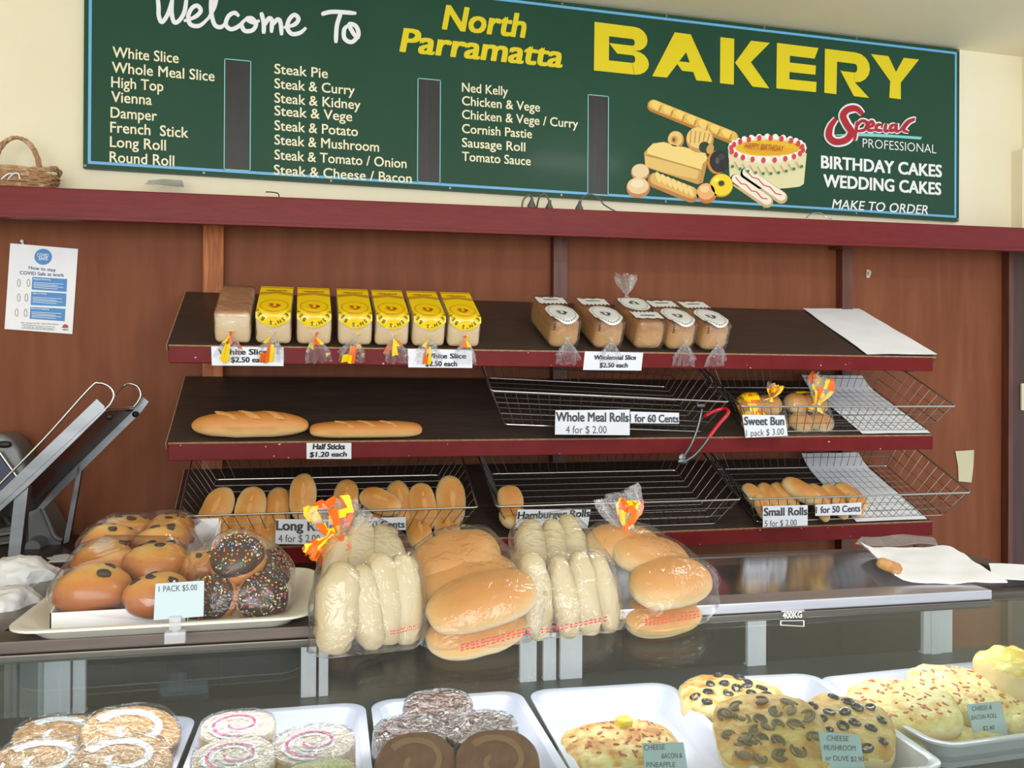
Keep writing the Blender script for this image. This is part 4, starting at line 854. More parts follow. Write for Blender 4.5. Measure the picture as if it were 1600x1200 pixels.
itray('E', 'white tray of olive and mushroom cheese breads', -.080, -1.335, .236, .36, -.10)
itray('F', 'white wide tray of cheese and bacon rolls, rightmost inside the case', .235, -1.365, .38, .28, .03)
TB = thing('serving_tray', 'large ivory tray on top of the case under the bun packs', 'tray', (-.944, -1.345, 1.2365), (0, 0, -.02)); obj('tray_body', tray_mesh(.362, .305, .019, .04), M_trayc, TB)

# ---- swiss roll slices
def swiss(label, px, py, z, rz, tilt, s, cake, cream, edge, key, group, hgt=.05, spiral=True, film_=True, turns=3.1, wrap_=None):
    c = hz(px, py, z); t = thing('swiss_roll', label, 'cake slice', M=LRS((c.x, c.y, z), (tilt[0], tilt[1], rz), (s, s, s)), group=group)
    rx, ry = .044, .036; f = lump(.0015, 50, len(key)); bm = new(); rings = []
    for k_, z_ in ((.90, -hgt), (.99, -hgt+.004), (1, -hgt*.5), (.99, -.003), (.955, 0), (.6, .0015), (.15, .0015)):
        rings.append([f(V((rx*k_*spow(math.cos(2*PI*i/36), .82), ry*k_*spow(math.sin(2*PI*i/36), .82), z_))) for i in range(36)])
    loft(bm, rings); bm.faces.ensure_lookup_table()
    for fc in bm.faces:
        if fc.calc_center_median().z < -.0028: fc.material_index = 1
    obj('sponge', bm, [cake, edge], t)
    if spiral:
        for col, w0, w1, o in cream:
            pts = []
            for i in range(64):
                q = i/63; a = q*PI*turns+.4+turns; r_ = .22+.54*q; pts.append((rx*r_*math.cos(a)*1.0, ry*r_*math.sin(a)*1.0, .0022+o))
            bm = new(); N = len(pts); Lv, Rv = [], []
            for i, p in enumerate(pts):
                tt = (V(pts[min(i+1, N-1)])-V(pts[max(i-1, 0)])).normalized(); nn_ = V((-tt.y, tt.x, 0)); wdt = (w0+(w1-w0)*i/N)*(1+.25*noise.noise(V((i*.3, o*900, len(key)))))/2
                Lv.append(bm.verts.new(V(p)+nn_*wdt)); Rv.append(bm.verts.new(V(p)-nn_*wdt))
            for i in range(N-1): bm.faces.new((Rv[i], Rv[i+1], Lv[i+1], Lv[i]))
            obj('cream_swirl', bm, col, t)
    if film_:
        bm = new(); rings = []
        for k_, z_ in ((.9, -hgt-.001), (1.03, -hgt+.003), (1.035, -.004), (1.0, .003), (.6, .0048), (.2, .0048)):
            rings.append([V((rx*k_*spow(math.cos(2*PI*i/40), .82), ry*k_*spow(math.sin(2*PI*i/40), .82), z_+.0008*noise.noise(V((i, k_*9, z_*200))))) for i in range(40)])
        loft(bm, rings); obj('wrap_film', bm, wrap_ or M_wrap, t)
    return t
M_wrap = film('tight_cake_wrap', gloss=.3, veil=.012, wr=85, bump=1.0, dist=.014, rough=.12, power=2.2, spark=.05)
M_wrapc = film('crinkled_cake_wrap', gloss=.4, veil=.02, wr=85, bump=1.0, dist=.02, rough=.14, power=1.6, spark=.12)
K_cof = pm('coffee_sponge', (196, 150, 104), (182, 134, 90), scale=60, rough=.7, bump=.4, bscale=200); K_cofe = pm('brown_coconut_coat', (112, 72, 48), (140, 96, 66), scale=90, rough=.8, bump=.6, bscale=160)
K_crm = pm('white_cream', (226, 222, 226), rough=.4); K_pink = pm('pink_jam', (230, 96, 130), (224, 120, 148), scale=60, rough=.4); K_pale = pm('pale_sponge', (228, 206, 190), (222, 196, 176), scale=60, rough=.7, bump=.3, bscale=200); K_palee = pm('golden_sponge_side', (208, 150, 84), (222, 186, 146), scale=30, rough=.7)
K_choc = pm('chocolate_sponge', (142, 92, 72), (122, 76, 60), scale=60, rough=.7, bump=.4, bscale=200); K_choce = pm('dark_sponge_side', (78, 52, 42), (92, 64, 52), scale=40, rough=.7); K_mocha = pm('mocha_cream', (158, 112, 84), rough=.5)
ZC = 1.096
G = 'coffee swiss rolls'
for i, (px, py, rz, tl, s, lab) in enumerate(((93, 1147, .15, (.22, .08), 1.22, 'coffee swiss roll slice with white swirl at the back left of its tray'), (206, 1142, .5, (.38, .10), 1.35, 'largest coffee swiss roll slice at the back right of its tray'), (66, 1190, .2, (.25, .05), 1.3, 'coffee swiss roll slice at the front left, cut off by the frame'), (190, 1186, .45, (.25, .05), 1.3, 'coffee swiss roll slice at the front right of its tray'))):
    swiss(lab, px, py, ZC+(.014 if i == 1 else .004), rz, tl, s, K_cof, [(K_crm, .005, .009, 0)], K_cofe, 'cof%d' % i, G, turns=2.0)
G = 'pink swiss rolls'
for i, (px, py, rz, tl, s, lab) in enumerate(((372, 1134, .05, (.16, .02), 1.08, 'pink swirl swiss roll slice at the back left of its tray'), (366, 1182, .1, (.2, .02), 1.12, 'pink swirl swiss roll slice in front of another on the left'), (490, 1162, -.1, (.16, -.03), 1.15, 'pink swirl swiss roll slice at the right of its tray'))):
    swiss(lab, px, py, ZC+.004, rz, tl, s, K_pale, [(K_crm, .012, .013, 0), (K_pink, .0032, .0036, .0008)], K_palee, 'pnk%d' % i, G, turns=2.6)
swiss('yellow green sponge slice at the front edge of the pink roll tray', 500, 1206, ZC, .2, (0, 0), .95, pm('green_sponge', (196, 192, 120), (186, 178, 104), scale=40, rough=.7), [], K_palee, 'green', G, spiral=False)
G = 'chocolate swiss rolls'
for i, (px, py, rz, tl, s, lab) in enumerate(((685, 1103, .0, (.2, 0), 1.08, 'chocolate swiss roll at the back of its tray, topmost'), (642, 1145, .05, (.2, .03), 1.08, 'chocolate swiss roll at the left of the middle pair'), (753, 1138, -.1, (.2, -.03), 1.08, 'chocolate swiss roll at the right of the middle pair'), (652, 1192, .1, (.75, 0), 1.1, 'chocolate swiss roll standing at the front left of its tray'), (778, 1190, -.1, (.75, 0), 1.15, 'chocolate swiss roll standing at the front right of its tray'))):
    swiss(lab, px, py, ZC+(.012 if i == 0 else .002), rz, tl, s, K_choc, [(K_mocha, .005, .007, 0)], K_choce, 'cho%d' % i, G, spiral=i > 2, film_=i < 3, turns=2.0, wrap_=M_wrapc if i < 3 else None)

# ---- savoury breads inside the case
K_chs = pm('baked_cheese_top', (238, 212, 150), (222, 170, 96), scale=48, detail=8, rough=.5, bump=.8, bscale=110, c3=(198, 126, 62), lo=.38, hi=.66)
K_chd = pm('golden_cheese_top', (214, 182, 112), (196, 150, 76), scale=40, detail=8, rough=.5, bump=.8, bscale=100, c3=(188, 116, 42), lo=.36, hi=.68)
K_chp = pm('pale_cheese_top', (234, 216, 160), (224, 194, 122), scale=46, detail=8, rough=.5, bump=.8, bscale=100, c3=(212, 160, 84), lo=.38, hi=.70)
K_side = crust('savoury_bread_side', [(0, (206, 158, 92)), (.5, (234, 210, 160)), (1, (230, 196, 130))], namp=.5, nscale=20)
K_bac = pm('bacon_bits', (206, 118, 82), (186, 90, 62), scale=90, rough=.5); K_oliv = pm('black_olive', (44, 42, 50), (58, 56, 64), scale=40, rough=.3, coat=.3); K_mush = pm('mushroom_slice', (134, 112, 80), (92, 74, 54), scale=50, rough=.6); K_pine = pm('pineapple', (242, 206, 62), rough=.35)
K_mel = pm('melted_yellow_cheese', (232, 206, 96), (222, 184, 72), scale=40, detail=8, rough=.4, bump=.9, bscale=70, c3=(240, 222, 140), lo=.35, hi=.68)
def savoury(label, px, py, z, L, W, H, rz, tilt, top, seed, toppings, group, cat='savoury bread', ntop=12, pos=None):
    c = V(pos) if pos else hz(px, py, z+H/2); M = LRS((c.x, c.y, z), (tilt[0], tilt[1], rz)); t = thing('savoury_bread', label, cat, M=M, group=group)
    f = lump(H*.10, 1.3/W*2, seed); o = V((seed*1.3, 0, 0))
    def fn(q):
        q = f(q)
        if q.z > 0: q.z += .12*H*noise.noise(q*60+o)
        return q
    bm = new(); superell(bm, (0, 0, H/2), (L/2, W/2, H/2), .7, .62, 36, 26, fn=fn); bm.normal_update()
    for fc in bm.faces:
        if fc.normal.z > .45: fc.material_index = 1
    body = obj('crust', bm, [K_side, top], t)
    bm2 = bmesh.new(); bm2.from_mesh(body.data); from mathutils.bvhtree import BVHTree; tree = BVHTree.FromBMesh(bm2); r = random.Random(seed)
    spots = []
    while len(spots) < ntop:
        a, q = r.uniform(0, 2*PI), math.sqrt(r.uniform(0, .82)); x, y = L/2*q*math.cos(a)*.92, W/2*q*math.sin(a)*.92
        if all((x-s[0])**2+(y-s[1])**2 > (W*.13)**2 for s in spots) or r.random() < .04: spots.append((x, y))
    bits = new()
    for i, (x, y) in enumerate(spots):
        h = tree.ray_cast(V((x, y, H*3)), V((0, 0, -1)))
        if h[0] is None: continue
        p, n = h[0], h[1]; Mx = Matrix.Translation(p) @ n.to_track_quat('Z', 'Y').to_matrix().to_4x4() @ LRS(rot=(r.uniform(-.2, .2), r.uniform(-.2, .2), r.uniform(0, 6)))
        if toppings == 'olive':
            bm = new(); s_k = r.uniform(.9, 1.25); tube(bm, [Mx @ V((.0062*s_k*math.cos(2*PI*k/12), .0048*s_k*math.sin(2*PI*k/12), .0006)) for k in range(12)], .0027, 6, loop=True); obj('olive_slice', bm, K_oliv, t)
        elif toppings == 'mushroom':
            bm = new(); s = r.uniform(.8, 1.25); tube(bm, [Mx @ V((.0095*s*math.cos(1.5*PI*k/10), .0075*s*math.sin(1.5*PI*k/10), .0004)) for k in range(11)], .0021, 6); superell(bm, (0, .002, 0), (.0075*s, .0055*s, .0016), 1, 1, 10, 6, M=Mx); obj('mushroom_slice', bm, K_mush, t)
        else: superell(bits, (0, 0, 0), (r.uniform(.002, .0062), r.uniform(.0014, .0026), .0014), .8, .8, 8, 5, M=Mx)
    if toppings == 'bacon': obj('bacon_bits', bits, K_bac, t, kind='stuff')
    bm2.free(); return t
GS = 'savoury breads in the case'
TZ = DZ+.004
tp = savoury('cheese bacon and pineapple roll alone on its tray', 966, 1176, TZ, .168, .11, .056, .03, (.12, 0), K_chs, 3, 'bacon', GS, ntop=60)
bm = new(); superell(bm, (0, 0, 0), (.012, .009, .007), .5, .5, 12, 8, M=LRS((.016, .026, .057), (.2, .1, .3))); obj('pineapple_piece', bm, K_pine, tp)
savoury('pale cheese olive bread at the back left of its tray', 1146, 1100, TZ+.014, .16, .14, .046, -.35, (.1, 0), K_chs, 7, 'olive', GS, ntop=17)
savoury('wide golden mushroom cheese bread leaning on the others', 1204, 1148, TZ+.038, .150, .155, .034, -.35, (.34, -.06), K_chd, 13, 'mushroom', GS, ntop=26)
savoury('golden cheese olive bread at the right of the mushroom bread', 1322, 1140, TZ+.024, .125, .14, .040, -.55, (.26, .10), K_chd, 17, 'olive', GS, ntop=17)
savoury('lower cheese and bacon roll at the bottom of the stack', 1462, 1152, TZ, .20, .080, .030, -.1, (0, 0), K_chp, 23, 'bacon', GS, ntop=20)
savoury('cheese and bacon roll at the left of the wide tray', 1412, 1106, TZ+.026, .155, .125, .040, -.45, (.24, -.04), K_chp, 29, 'bacon', GS, ntop=56)
savoury('large cheese and bacon roll at the back of the wide tray', 1508, 1088, TZ+.024, .17, .14, .044, -.40, (.26, .06), K_chp, 37, 'bacon', GS, ntop=64)
savoury('cheese and bacon roll at the right edge behind the price tag', 1620, 1122, TZ+.006, .14, .11, .045, -.2, (.15, 0), K_chp, 41, 'bacon', GS, ntop=30)
savoury('plain round bun covered in melted yellow cheese at the right edge', 1592, 1060, TZ+.03, .125, .11, .075, .2, (0, 0), K_mel, 43, 'none', GS, ntop=0)

# ---- price tags standing in clips inside the case
def tagcard(label, px, Yw, lines, clip=None, m=M_tag, group='price tags in clips'):
    n = V((0, -1, .25)); t, p0, n = quadcard('price_tag', label, px, ((0, Yw, 1.1), n), lines, m, .0012, 'price tag', group)
    if clip:
        bm = new(); c = hit(clip[0], clip[1], p0, n); box(bm, -.007, .007, -.004, .004, -.006, .010, M=LRS(c), bev=.001); box(bm, -.012, .012, -.006, .008, -.022, -.008, M=LRS(c), bev=.001); tube(bm, [c+V((0, 0, .008)), c+V((0, 0, -.012))], .004, 8)
        obj('clip', bm, film('clear_clip_plastic', gloss=.3, veil=.5, bump=0, rough=.1), t, True)
tagcard('cheese bacon pineapple price tag in front of the single roll', ((1004, 1161), (1068, 1160), (1076, 1212), (1008, 1212)), -1.64, [('CHEESE', 1006, 1172, 1039, 1171, 8, 0, M_ink2), ('BACON &', 1034, 1185, 1066, 1184, 7.5, 0, M_ink2), ('PINEAPPLE', 1010, 1199, 1055, 1198.5, 8, 0, M_ink2)])
tagcard('cheese mushroom or olive $2.90 price tag before the golden breads', ((1279, 1143), (1343, 1148), (1353, 1210), (1289, 1210)), -1.66, [('CHEESE', 1292, 1157, 1326, 1158, 8, 0, M_ink2), ('MUSHROOM', 1288, 1172, 1337, 1173, 8, 0, M_ink2), ('or OLIVE $2.90', 1290, 1188, 1350, 1190.5, 8, 0, M_ink2)])
tagcard('cheese and bacon roll $2.40 price tag in a clear clip', ((1511, 1101), (1564, 1095), (1576, 1150), (1524, 1159)), -1.58, [('CHEESE &', 1519, 1111, 1550, 1108, 7, 0, M_ink2), ('BACON ROLL', 1518, 1125, 1558, 1121, 7, 0, M_ink2), ('$2.40', 1536, 1142, 1554, 1140, 7, 0, M_ink2)], clip=(1549, 1168))
tagcard('1 pack $5.00 price tag clipped to the ivory tray', ((243, 912), (319, 907), (318, 963), (240, 969)), -1.535, [('1 PACK $5.00', 248, 925, 308, 922, 9, 0, M_ink2)], clip=(274, 976), m=M_tag)

# ---- bun packs on the ivory tray
TZB = 1.2365+.0035
def bun(label, c, s, seed, rz, group, tilt=(0, 0)):
    t = thing('fruit_bun', label, 'bun', M=LRS(c, (tilt[0], tilt[1], rz), (s, s, s)), group=group); f = lump(.004, 26, seed)
    bm = new(); superell(bm, (0, 0, .0), (.041, .039, .031), .9, .9, 24, 16, fn=lambda q: (lambda p: V((p.x, p.y, p.z if p.z > 0 else p.z*.75)))(f(q))); obj('crust', bm, C_bun, t); r = random.Random(seed)
    for i in range(4):
        a, q = r.uniform(0, 6.28), r.uniform(.25, .75); x, y = .041*q*math.cos(a), .039*q*math.sin(a)-.004; z = .030*math.sqrt(max(.05, 1-q*q)); bm = new(); superell(bm, (0, 0, 0), (.0075, .0055, .004), .7, .8, 12, 8, M=LRS((x, y, z), (y*-14, x*14, r.uniform(0, 3))), fn=lump(.0012, 200, seed+i)); obj('raisin', bm, M_raisin, t)
    return t
def pack(x0, x1, y0, y1, rz, lab, glab, spots, seed, zlift=0):
    t = thing('pack_box', lab, 'box', ((x0+x1)/2, (y0+y1)/2, TZB+zlift), (0, 0, rz), group='white card trays of fruit buns'); w_, d = x1-x0, y1-y0; bm = new(); T_ = .0015
    h = .022; box(bm, -w_/2, w_/2, -d/2, d/2, 0, .002)
    box(bm, -w_/2, w_/2, -d/2, -d/2+T_, 0, h); obj('card_tray', bm, M_paper, t, smooth=False)
    for s in (-1, 1):
        bm = new(); vs = [V((s*w_/2, -d/2, 0)), V((s*w_/2, d/2, 0)), V((s*(w_/2+.004), d/2, .058)), V((s*w_/2, -d/2, h))]; q = [bm.verts.new(v) for v in vs]+[bm.verts.new(v-V((s*T_, 0, 0))) for v in vs]
        for f in ((0, 1, 2, 3), (7, 6, 5, 4), (0, 4, 5, 1), (1, 5, 6, 2), (2, 6, 7, 3), (3, 7, 4, 0)): bm.faces.new([q[a] for a in f])
        bmesh.ops.recalc_face_normals(bm, faces=bm.faces); obj('card_flap', bm, M_paper, t, smooth=False)
    bm = new(); box(bm, -w_/2, w_/2, d/2-T_, d/2, 0, .062); obj('card_back', bm, M_paper, t, smooth=False)
    mem = []
    for i, (px, py, z, s, l2) in enumerate(spots): mem.append(bun('fruit bun with raisins, %s %s' % (l2, glab), hz(px, py, z), s, seed+i, i*.8, 'fruit buns '+glab))
    pts = [p for m in mem for p in corners(m)]
    bm = new()
    for p in pts: bm.verts.new(p+(p-V(((x0+x1)/2, (y0+y1)/2, TZB+.02))).normalized()*.007)
    for x in (x0, x1): bm.verts.new((x, y0, TZB+h)); bm.verts.new((x, y1, TZB+.056))
    r = bmesh.ops.convex_hull(bm, input=bm.verts); dead = [e for e in r['geom_interior']+r['geom_unused'] if isinstance(e, bmesh.types.BMVert)]; bmesh.ops.delete(bm, geom=list(set(dead)), context='VERTS')
    for v in [v for v in bm.verts if not v.link_faces]: bm.verts.remove(v)
    bmesh.ops.dissolve_limit(bm, angle_limit=math.radians(8), verts=bm.verts, edges=bm.edges); bmesh.ops.triangulate(bm, faces=bm.faces); obj('film', bm, M_pack, t, True)
pf = [hz(x, y, TZB) for x, y in ((82, 985), (292, 980))]
pack(-1.088, -.926, -1.437, -1.268, .0, 'white card tray of four fruit buns under film, front pack', 'in the front pack', ((146, 925, 1.276, 1.16, 'front left'), (246, 934, 1.270, 1.05, 'front right half behind the tag'), (164, 884, 1.292, 1.10, 'back left'), (246, 886, 1.292, 1.10, 'back right')), 201)
pack(-1.088, -.92, -1.262, -1.07, .0, 'white card tray of four fruit buns under film, rear pack', 'in the rear pack', ((172, 852, 1.306, .98, 'front left'), (252, 852, 1.306, .98, 'front right'), (200, 832, 1.306, 1.0, 'back left'), (268, 833, 1.306, 1.0, 'back right')), 221, zlift=.018)
def choc_bun(label, px, py, y, n, s, seed):
    c = hy(px, py, y); t = thing('iced_donut', label, 'donut', M=axes(V(n).orthogonal(), n, c) @ LRS(s=(s, s, s)), group='chocolate iced donuts in a clear pack'); bm = new(); f = lump(.003, 26, seed)
    superell(bm, (0, 0, 0), (.037, .036, .026), .95, .95, 24, 14, fn=f); obj('dough', bm, C_bun2, t); bm = new()
    def fn(q):
        r_ = math.hypot(q.x, q.y)/.037; q = f(q)
        return V((q.x, q.y, q.z if q.z > 0 else q.z*.1))
    superell(bm, (0, 0, .009), (.0355, .0345, .0205), .95, .95, 24, 14, fn=fn); ic = obj('chocolate_icing', bm, M_choc, t); r = random.Random(seed); bm = new()
    for i in range(170):
        a, q = r.uniform(0, 6.28), math.sqrt(r.uniform(0, .9)); x, y_ = .036*q*math.cos(a), .035*q*math.sin(a); z = .0112+.0205*math.sqrt(max(0, 1-q*q))**.9
        bmesh.ops.create_icosphere(bm, subdivisions=1, radius=.0014, matrix=LRS((x, y_, z)))
    cols = [flat(c_, .3) for c_ in ((240, 240, 236), (236, 120, 40), (226, 60, 70), (80, 170, 110), (240, 210, 70), (90, 140, 210))]
    bm.faces.ensure_lookup_table()
    for i, fc in enumerate(bm.faces): fc.material_index = (i//20*7) % 6
    o = obj('sprinkles', bm, cols, t, kind='stuff'); return t
C_bun2 = crust('donut_dough', [(0, (196, 132, 70)), (.6, (206, 142, 78)), (1, (190, 120, 60))], namp=.4, nscale=12)
D = [choc_bun('chocolate iced donut with sprinkles on top of the pack', 371, 876, -1.36, (-.05, -.62, .78), 1.05, 1), choc_bun('chocolate iced donut with sprinkles at the lower left behind the tag', 333, 938, -1.395, (-.3, -.85, .42), .92, 2), choc_bun('chocolate iced donut with sprinkles at the lower right of the pack', 409, 934, -1.395, (.25, -.9, .36), .98, 3),
     choc_bun('chocolate iced donut at the back right of the pack', 421, 892, -1.32, (.75, -.35, .55), .85, 4), bun('fruit bun at the back left of the donut pack', hy(318, 890, -1.33), .85, 240, .3, 'fruit buns in the donut pack')]
bag('film_pack', 'clear film pack of sprinkled chocolate donuts on the ivory tray', 'pack', D, .006, M_film, seed=9, wob=.003, zmin=TZB)

# ================================================================= things on the case, right side
def curl(u, v): return .012*max(0, 1-u*5)**2+.004*noise.noise(V((u*5, v*5, 2)))
pb = sheet('paper_bag', 'white paper bag lying on the case top with a pastry peeping out', 'paper bag', (hz(1398, 912, 1.238), hz(1574, 912, 1.238), hz(1484, 857, 1.238), hz(1344, 860, 1.238)), 14, 14, M_paper, .003, lift=curl, n=(0, 0, 1), seed=3, thick=.003)
bm = new(); superell(bm, (0, 0, 0), (.020, .013, .009), .6, .7, 16, 10, fn=lump(.003, 60, 5)); o = obj('pastry', bm, pm('flaky_pastry', (204, 160, 100), (176, 120, 66), scale=60, rough=.6, bump=.6), smooth=True); o.matrix_basis = LRS(hz(1389, 884, 1.262), (.1, .3, -.5)); tag(o, 'small flaky pastry piece at the mouth of the white paper bag', 'pastry')
sheet('plastic_sheet', 'crumpled clear plastic bag behind the white paper bag', 'plastic bag', (hz(1336, 856, 1.238), hz(1466, 856, 1.238), hz(1458, 843, 1.238), hz(1346, 843, 1.238)), 16, 8, film('cloudy_plastic', gloss=.3, veil=.3, wr=60, bump=1), .012, n=(0, 0, 1), seed=6)
sheet('receipt_paper', 'white papers lying on the right end of the case top', 'paper', (hz(1552, 905, 1.240), hz(1612, 908, 1.240), hz(1600, 884, 1.240), hz(1545, 882, 1.240)), 6, 6, M_paper, .002, n=(0, 0, 1), seed=8)
# ================================================================= left side: bench, slicer, white bags
bm = new(); box(bm, -2.3, -1.10, -.75, -.02, 1.10, 1.13, bev=.003); o = obj('bench_top', bm, None or pm('dark_brown_bench', (52, 32, 28), (62, 40, 34), scale=8, rough=.4)); 
bt = thing('work_bench', 'dark brown work bench behind the case at the left', 'bench', (-1.7, -.5, 0)); o.parent = bt; o.location = (1.7, .5, 0)
bm = new()
bm = new(); box(bm, -.58, .58, -.22, .46, 0, 1.10); obj('bench_body', bm, M_plyd, bt, smooth=False)
s_ = thing('bread_slicer', 'stainless steel bread slicer chute with wire guides, on the left bench', 'bread slicer', (-1.5, -.35, 1.13))
def zz(x, y): return (x/3.16, 560+y/3.16)
def fr(x, y, Y=-.45): return hy(*zz(x, y), Y)
def plank(bm, pts, dy):
    a = [bm.verts.new(p) for p in pts]; b = [bm.verts.new(V(p)+V((0, dy, 0))) for p in pts]; n = len(pts); bm.faces.new(a); bm.faces.new(b[::-1])
    for i in range(n): bm.faces.new((a[i], b[i], b[(i+1) % n], a[(i+1) % n]))
    bmesh.ops.recalc_face_normals(bm, faces=bm.faces)
e = hy(-60, 770, -.45); 
bm = new(); plank(bm, [fr(-200, 850), fr(-200, 930), fr(140, 630), fr(516, 262), fr(516, 236), fr(478, 200)], .006); obj('side_rail', bm, M_steel, s_, True, smooth=False)
YR = -.20
bm = new(); plank(bm, [fr(180, 745, YR), fr(215, 742, YR), fr(700, 262, YR), fr(735, 214, YR), fr(705, 190, YR), fr(660, 230, YR), fr(400, 490, YR)], .006); obj('side_rail', bm, M_steel, s_, True, smooth=False)
bm = new(); q = [fr(-200, 905), fr(500, 262), fr(665, 250, YR), fr(100, 800, YR)]; v = [bm.verts.new(p) for p in q]+[bm.verts.new(p-V((.003, 0, .004))) for p in q]
for f in ((0, 1, 2, 3), (7, 6, 5, 4), (0, 4, 5, 1), (1, 5, 6, 2), (2, 6, 7, 3), (3, 7, 4, 0)): bm.faces.new([v[a] for a in f])
bmesh.ops.recalc_face_normals(bm, faces=bm.faces); obj('chute_panel', bm, pm('smoky_steel_panel', (96, 80, 74), rough=.22, metal=.8), s_, True, smooth=False)
bm = new(); tube(bm, catmull([fr(-200, 830), fr(0, 620), fr(220, 395), fr(440, 150), fr(490, 122), fr(540, 140), fr(562, 180), fr(545, 225), fr(518, 252)], 6), .0032, 8); obj('wire_guide', bm, M_wire, s_, True)
bm = new(); tube(bm, catmull([fr(570, 185, -.32), fr(605, 140, YR-.02), fr(640, 125, YR-.02), fr(680, 140, YR-.02), fr(695, 180, YR-.02), fr(680, 215, YR-.02), fr(655, 245, YR-.02)], 6), .0032, 8); tube(bm, [fr(518, 252), fr(655, 240, YR-.02)], .003, 8); obj('wire_guide', bm, M_wire, s_, True)
for x, y, Yq in ((540, 288, -.44), (668, 276, YR-.01)):
    bm = new(); superell(bm, fr(x, y, Yq), (.008, .008, .008), 1, 1, 14, 10); obj('knob', bm, M_black, s_, True)
bm = new(); plank(bm, [fr(75, 640, -.442), fr(140, 632, -.442), fr(95, 1010, -.442), fr(35, 1010, -.442)], .030); obj('leg', bm, M_steel, s_, True, smooth=False)
bm = new(); plank(bm, [fr(385, 530, YR), fr(408, 525, YR), fr(340, 905, YR), fr(312, 915, YR)], .02); obj('leg', bm, M_steel, s_, True, smooth=False)
mc = thing('slicing_machine', 'grey enamel bread machine body standing behind the slicer chute', 'machine', (-1.55, -.12, 1.13))
bm = new(); plank(bm, [fr(140, 760, -.17), fr(205, 735, -.17), fr(300, 900, -.17), fr(300, 960, -.17), fr(140, 1010, -.17)], .12); obj('housing', bm, M_grey, mc, True, smooth=False)
bm = new(); tube(bm, catmull([fr(205, 735, -.18), fr(235, 800, -.18), fr(270, 880, -.18), fr(310, 895, -.18)], 5), .006, 8); obj('handle_bar', bm, M_grey, mc, True)
bm = new(); rings = []
pts = [fr(x, y, -.16) for x, y in ((-120, 1040), (-120, 380), (10, 372), (60, 400), (100, 460), (130, 545), (140, 700), (150, 1000))]
plank(bm, pts, .12); bmesh.ops.bevel(bm, geom=list(bm.edges), offset=.012, segments=3, affect='EDGES', profile=.6); obj('end_cover', bm, M_grey, mc, True)
bm = new(); plank(bm, [fr(x, y, -.164) for x, y in ((-60, 500), (-10, 470), (40, 540), (80, 600), (70, 640), (0, 650), (-60, 600))], .004); obj('blue_panel', bm, M_blue, mc, True, smooth=False)
bm = new(); tube(bm, [fr(-5, 460, -.175), fr(95, 600, -.175)], .0035, 8); obj('lever', bm, M_wire, mc, True)
bm = new(); superell(bm, fr(20, 425, -.17), (.018, .008, .009), .8, .8, 12, 8); obj('dark_badge', bm, M_black, mc, True)
bm = new(); M_ = LRS(fr(175, 925, -.20), (PI/2, 0, 0)); bmesh.ops.create_cone(bm, cap_ends=True, segments=24, radius1=.022, radius2=.018, depth=.05, matrix=M_); obj('motor_cap', bm, M_grey, mc, True)
bm = new()
for i in range(5): tube(bm, [fr(-60, 800+i*42, -.20), fr(60+i*12, 770+i*45, -.19), fr(120, 800+i*40, -.185)], .006, 6)
obj('linkage', bm, M_steel, mc, True)
# counter beside the case at the far left, with white carrier bags
bm = new(); box(bm, -1.9, -1.212, -1.62, -.99, 1.185, 1.205, bev=.003); ct = obj('side_counter', bm, M_grey); tag(ct, 'grey side counter top at the left end of the case', 'counter')
def carrier(label, px, py, z, sx, sy, sz, seed, amp):
    c = hz(px, py, z); bm = new(); f = lump(amp, 34, seed); bmesh.ops.create_icosphere(bm, subdivisions=5, radius=1)
    for v in bm.verts:
        q = V((v.co.x*sx, v.co.y*sy, v.co.z*sz)); k = noise.ridged_multi_fractal(q*22+V((seed, 0, 0)), 1.0, 2.2, 4, 1.0, 2.0); q = q*(1+amp*9*(k-.9)); q.z = max(q.z, -sz*.8); v.co = q
    o = obj('carrier_bag', bm, pm('white_carrier_plastic', (226, 228, 232), (216, 219, 225), scale=20, rough=.35, coat=.2)); o.location = (c.x, c.y, z); tag(o, label, 'plastic bag', 'white plastic carrier bags'); return o
carrier('crumpled white plastic carrier bag by the slicer leg', 28, 905, 1.235, .060, .045, .034, 3, .022)
carrier('small twisted white plastic bag right of the crumpled one', 66, 898, 1.225, .032, .022, .016, 5, .02)
carrier('flatter white plastic carrier bag at the left picture edge', 8, 955, 1.225, .045, .055, .035, 8, .018)
bm = new(); rr = random.Random(4); n = 22; pts = []
for i in range(n):
    a = 2*PI*i/n; r_ = rr.uniform(.5, 1.05); pts.append((.055*r_*math.cos(a), .05*r_*math.sin(a), 0))
a = [bm.verts.new(p) for p in pts]; b = [bm.verts.new((p[0], p[1], .001)) for p in pts]; bm.faces.new(a[::-1]); bm.faces.new(b)
for i in range(n): bm.faces.new((a[i], a[(i+1) % n], b[(i+1) % n], b[i]))
o = obj('torn_paper', bm, M_paper, smooth=False); o.location = hz(100, 872, 1.1305); tag(o, 'torn scrap of grey white paper lying on the dark bench', 'paper')

# ================================================================= things on the walls
po, p0, n = quadcard('poster', 'blue and white COVID safety poster pinned to the brown wall', ((16, 380), (122, 389), (113, 522), (7, 514)), ((0, -.010, 0), (0, -1, 0)),
   [('How to stay', 45, 420.5, 87, 424.5, 5, .02, flat((52, 92, 140))), ('COVID Safe at work', 31, 428.5, 100, 432.5, 5.2, .02, flat((52, 92, 140))), ('visit nsw.gov.au for more information', 32, 505, 92, 508, 2.6, 0, M_ink2), ('Be COVID Safe. Help NSW stay in business', 37, 511.5, 83, 514.5, 2.6, 0, M_ink2)], M_paper, .0008, 'poster', None)
def pp(x, y, e=.0007): return hit(x/4, 340+y/4, p0+n*e, n)
bl = flat((62, 138, 204), .45); bm = new(); bm.faces.new([bm.verts.new(pp(270+55*math.cos(-2*PI*i/28), 245+50*math.sin(-2*PI*i/28))) for i in range(28)])
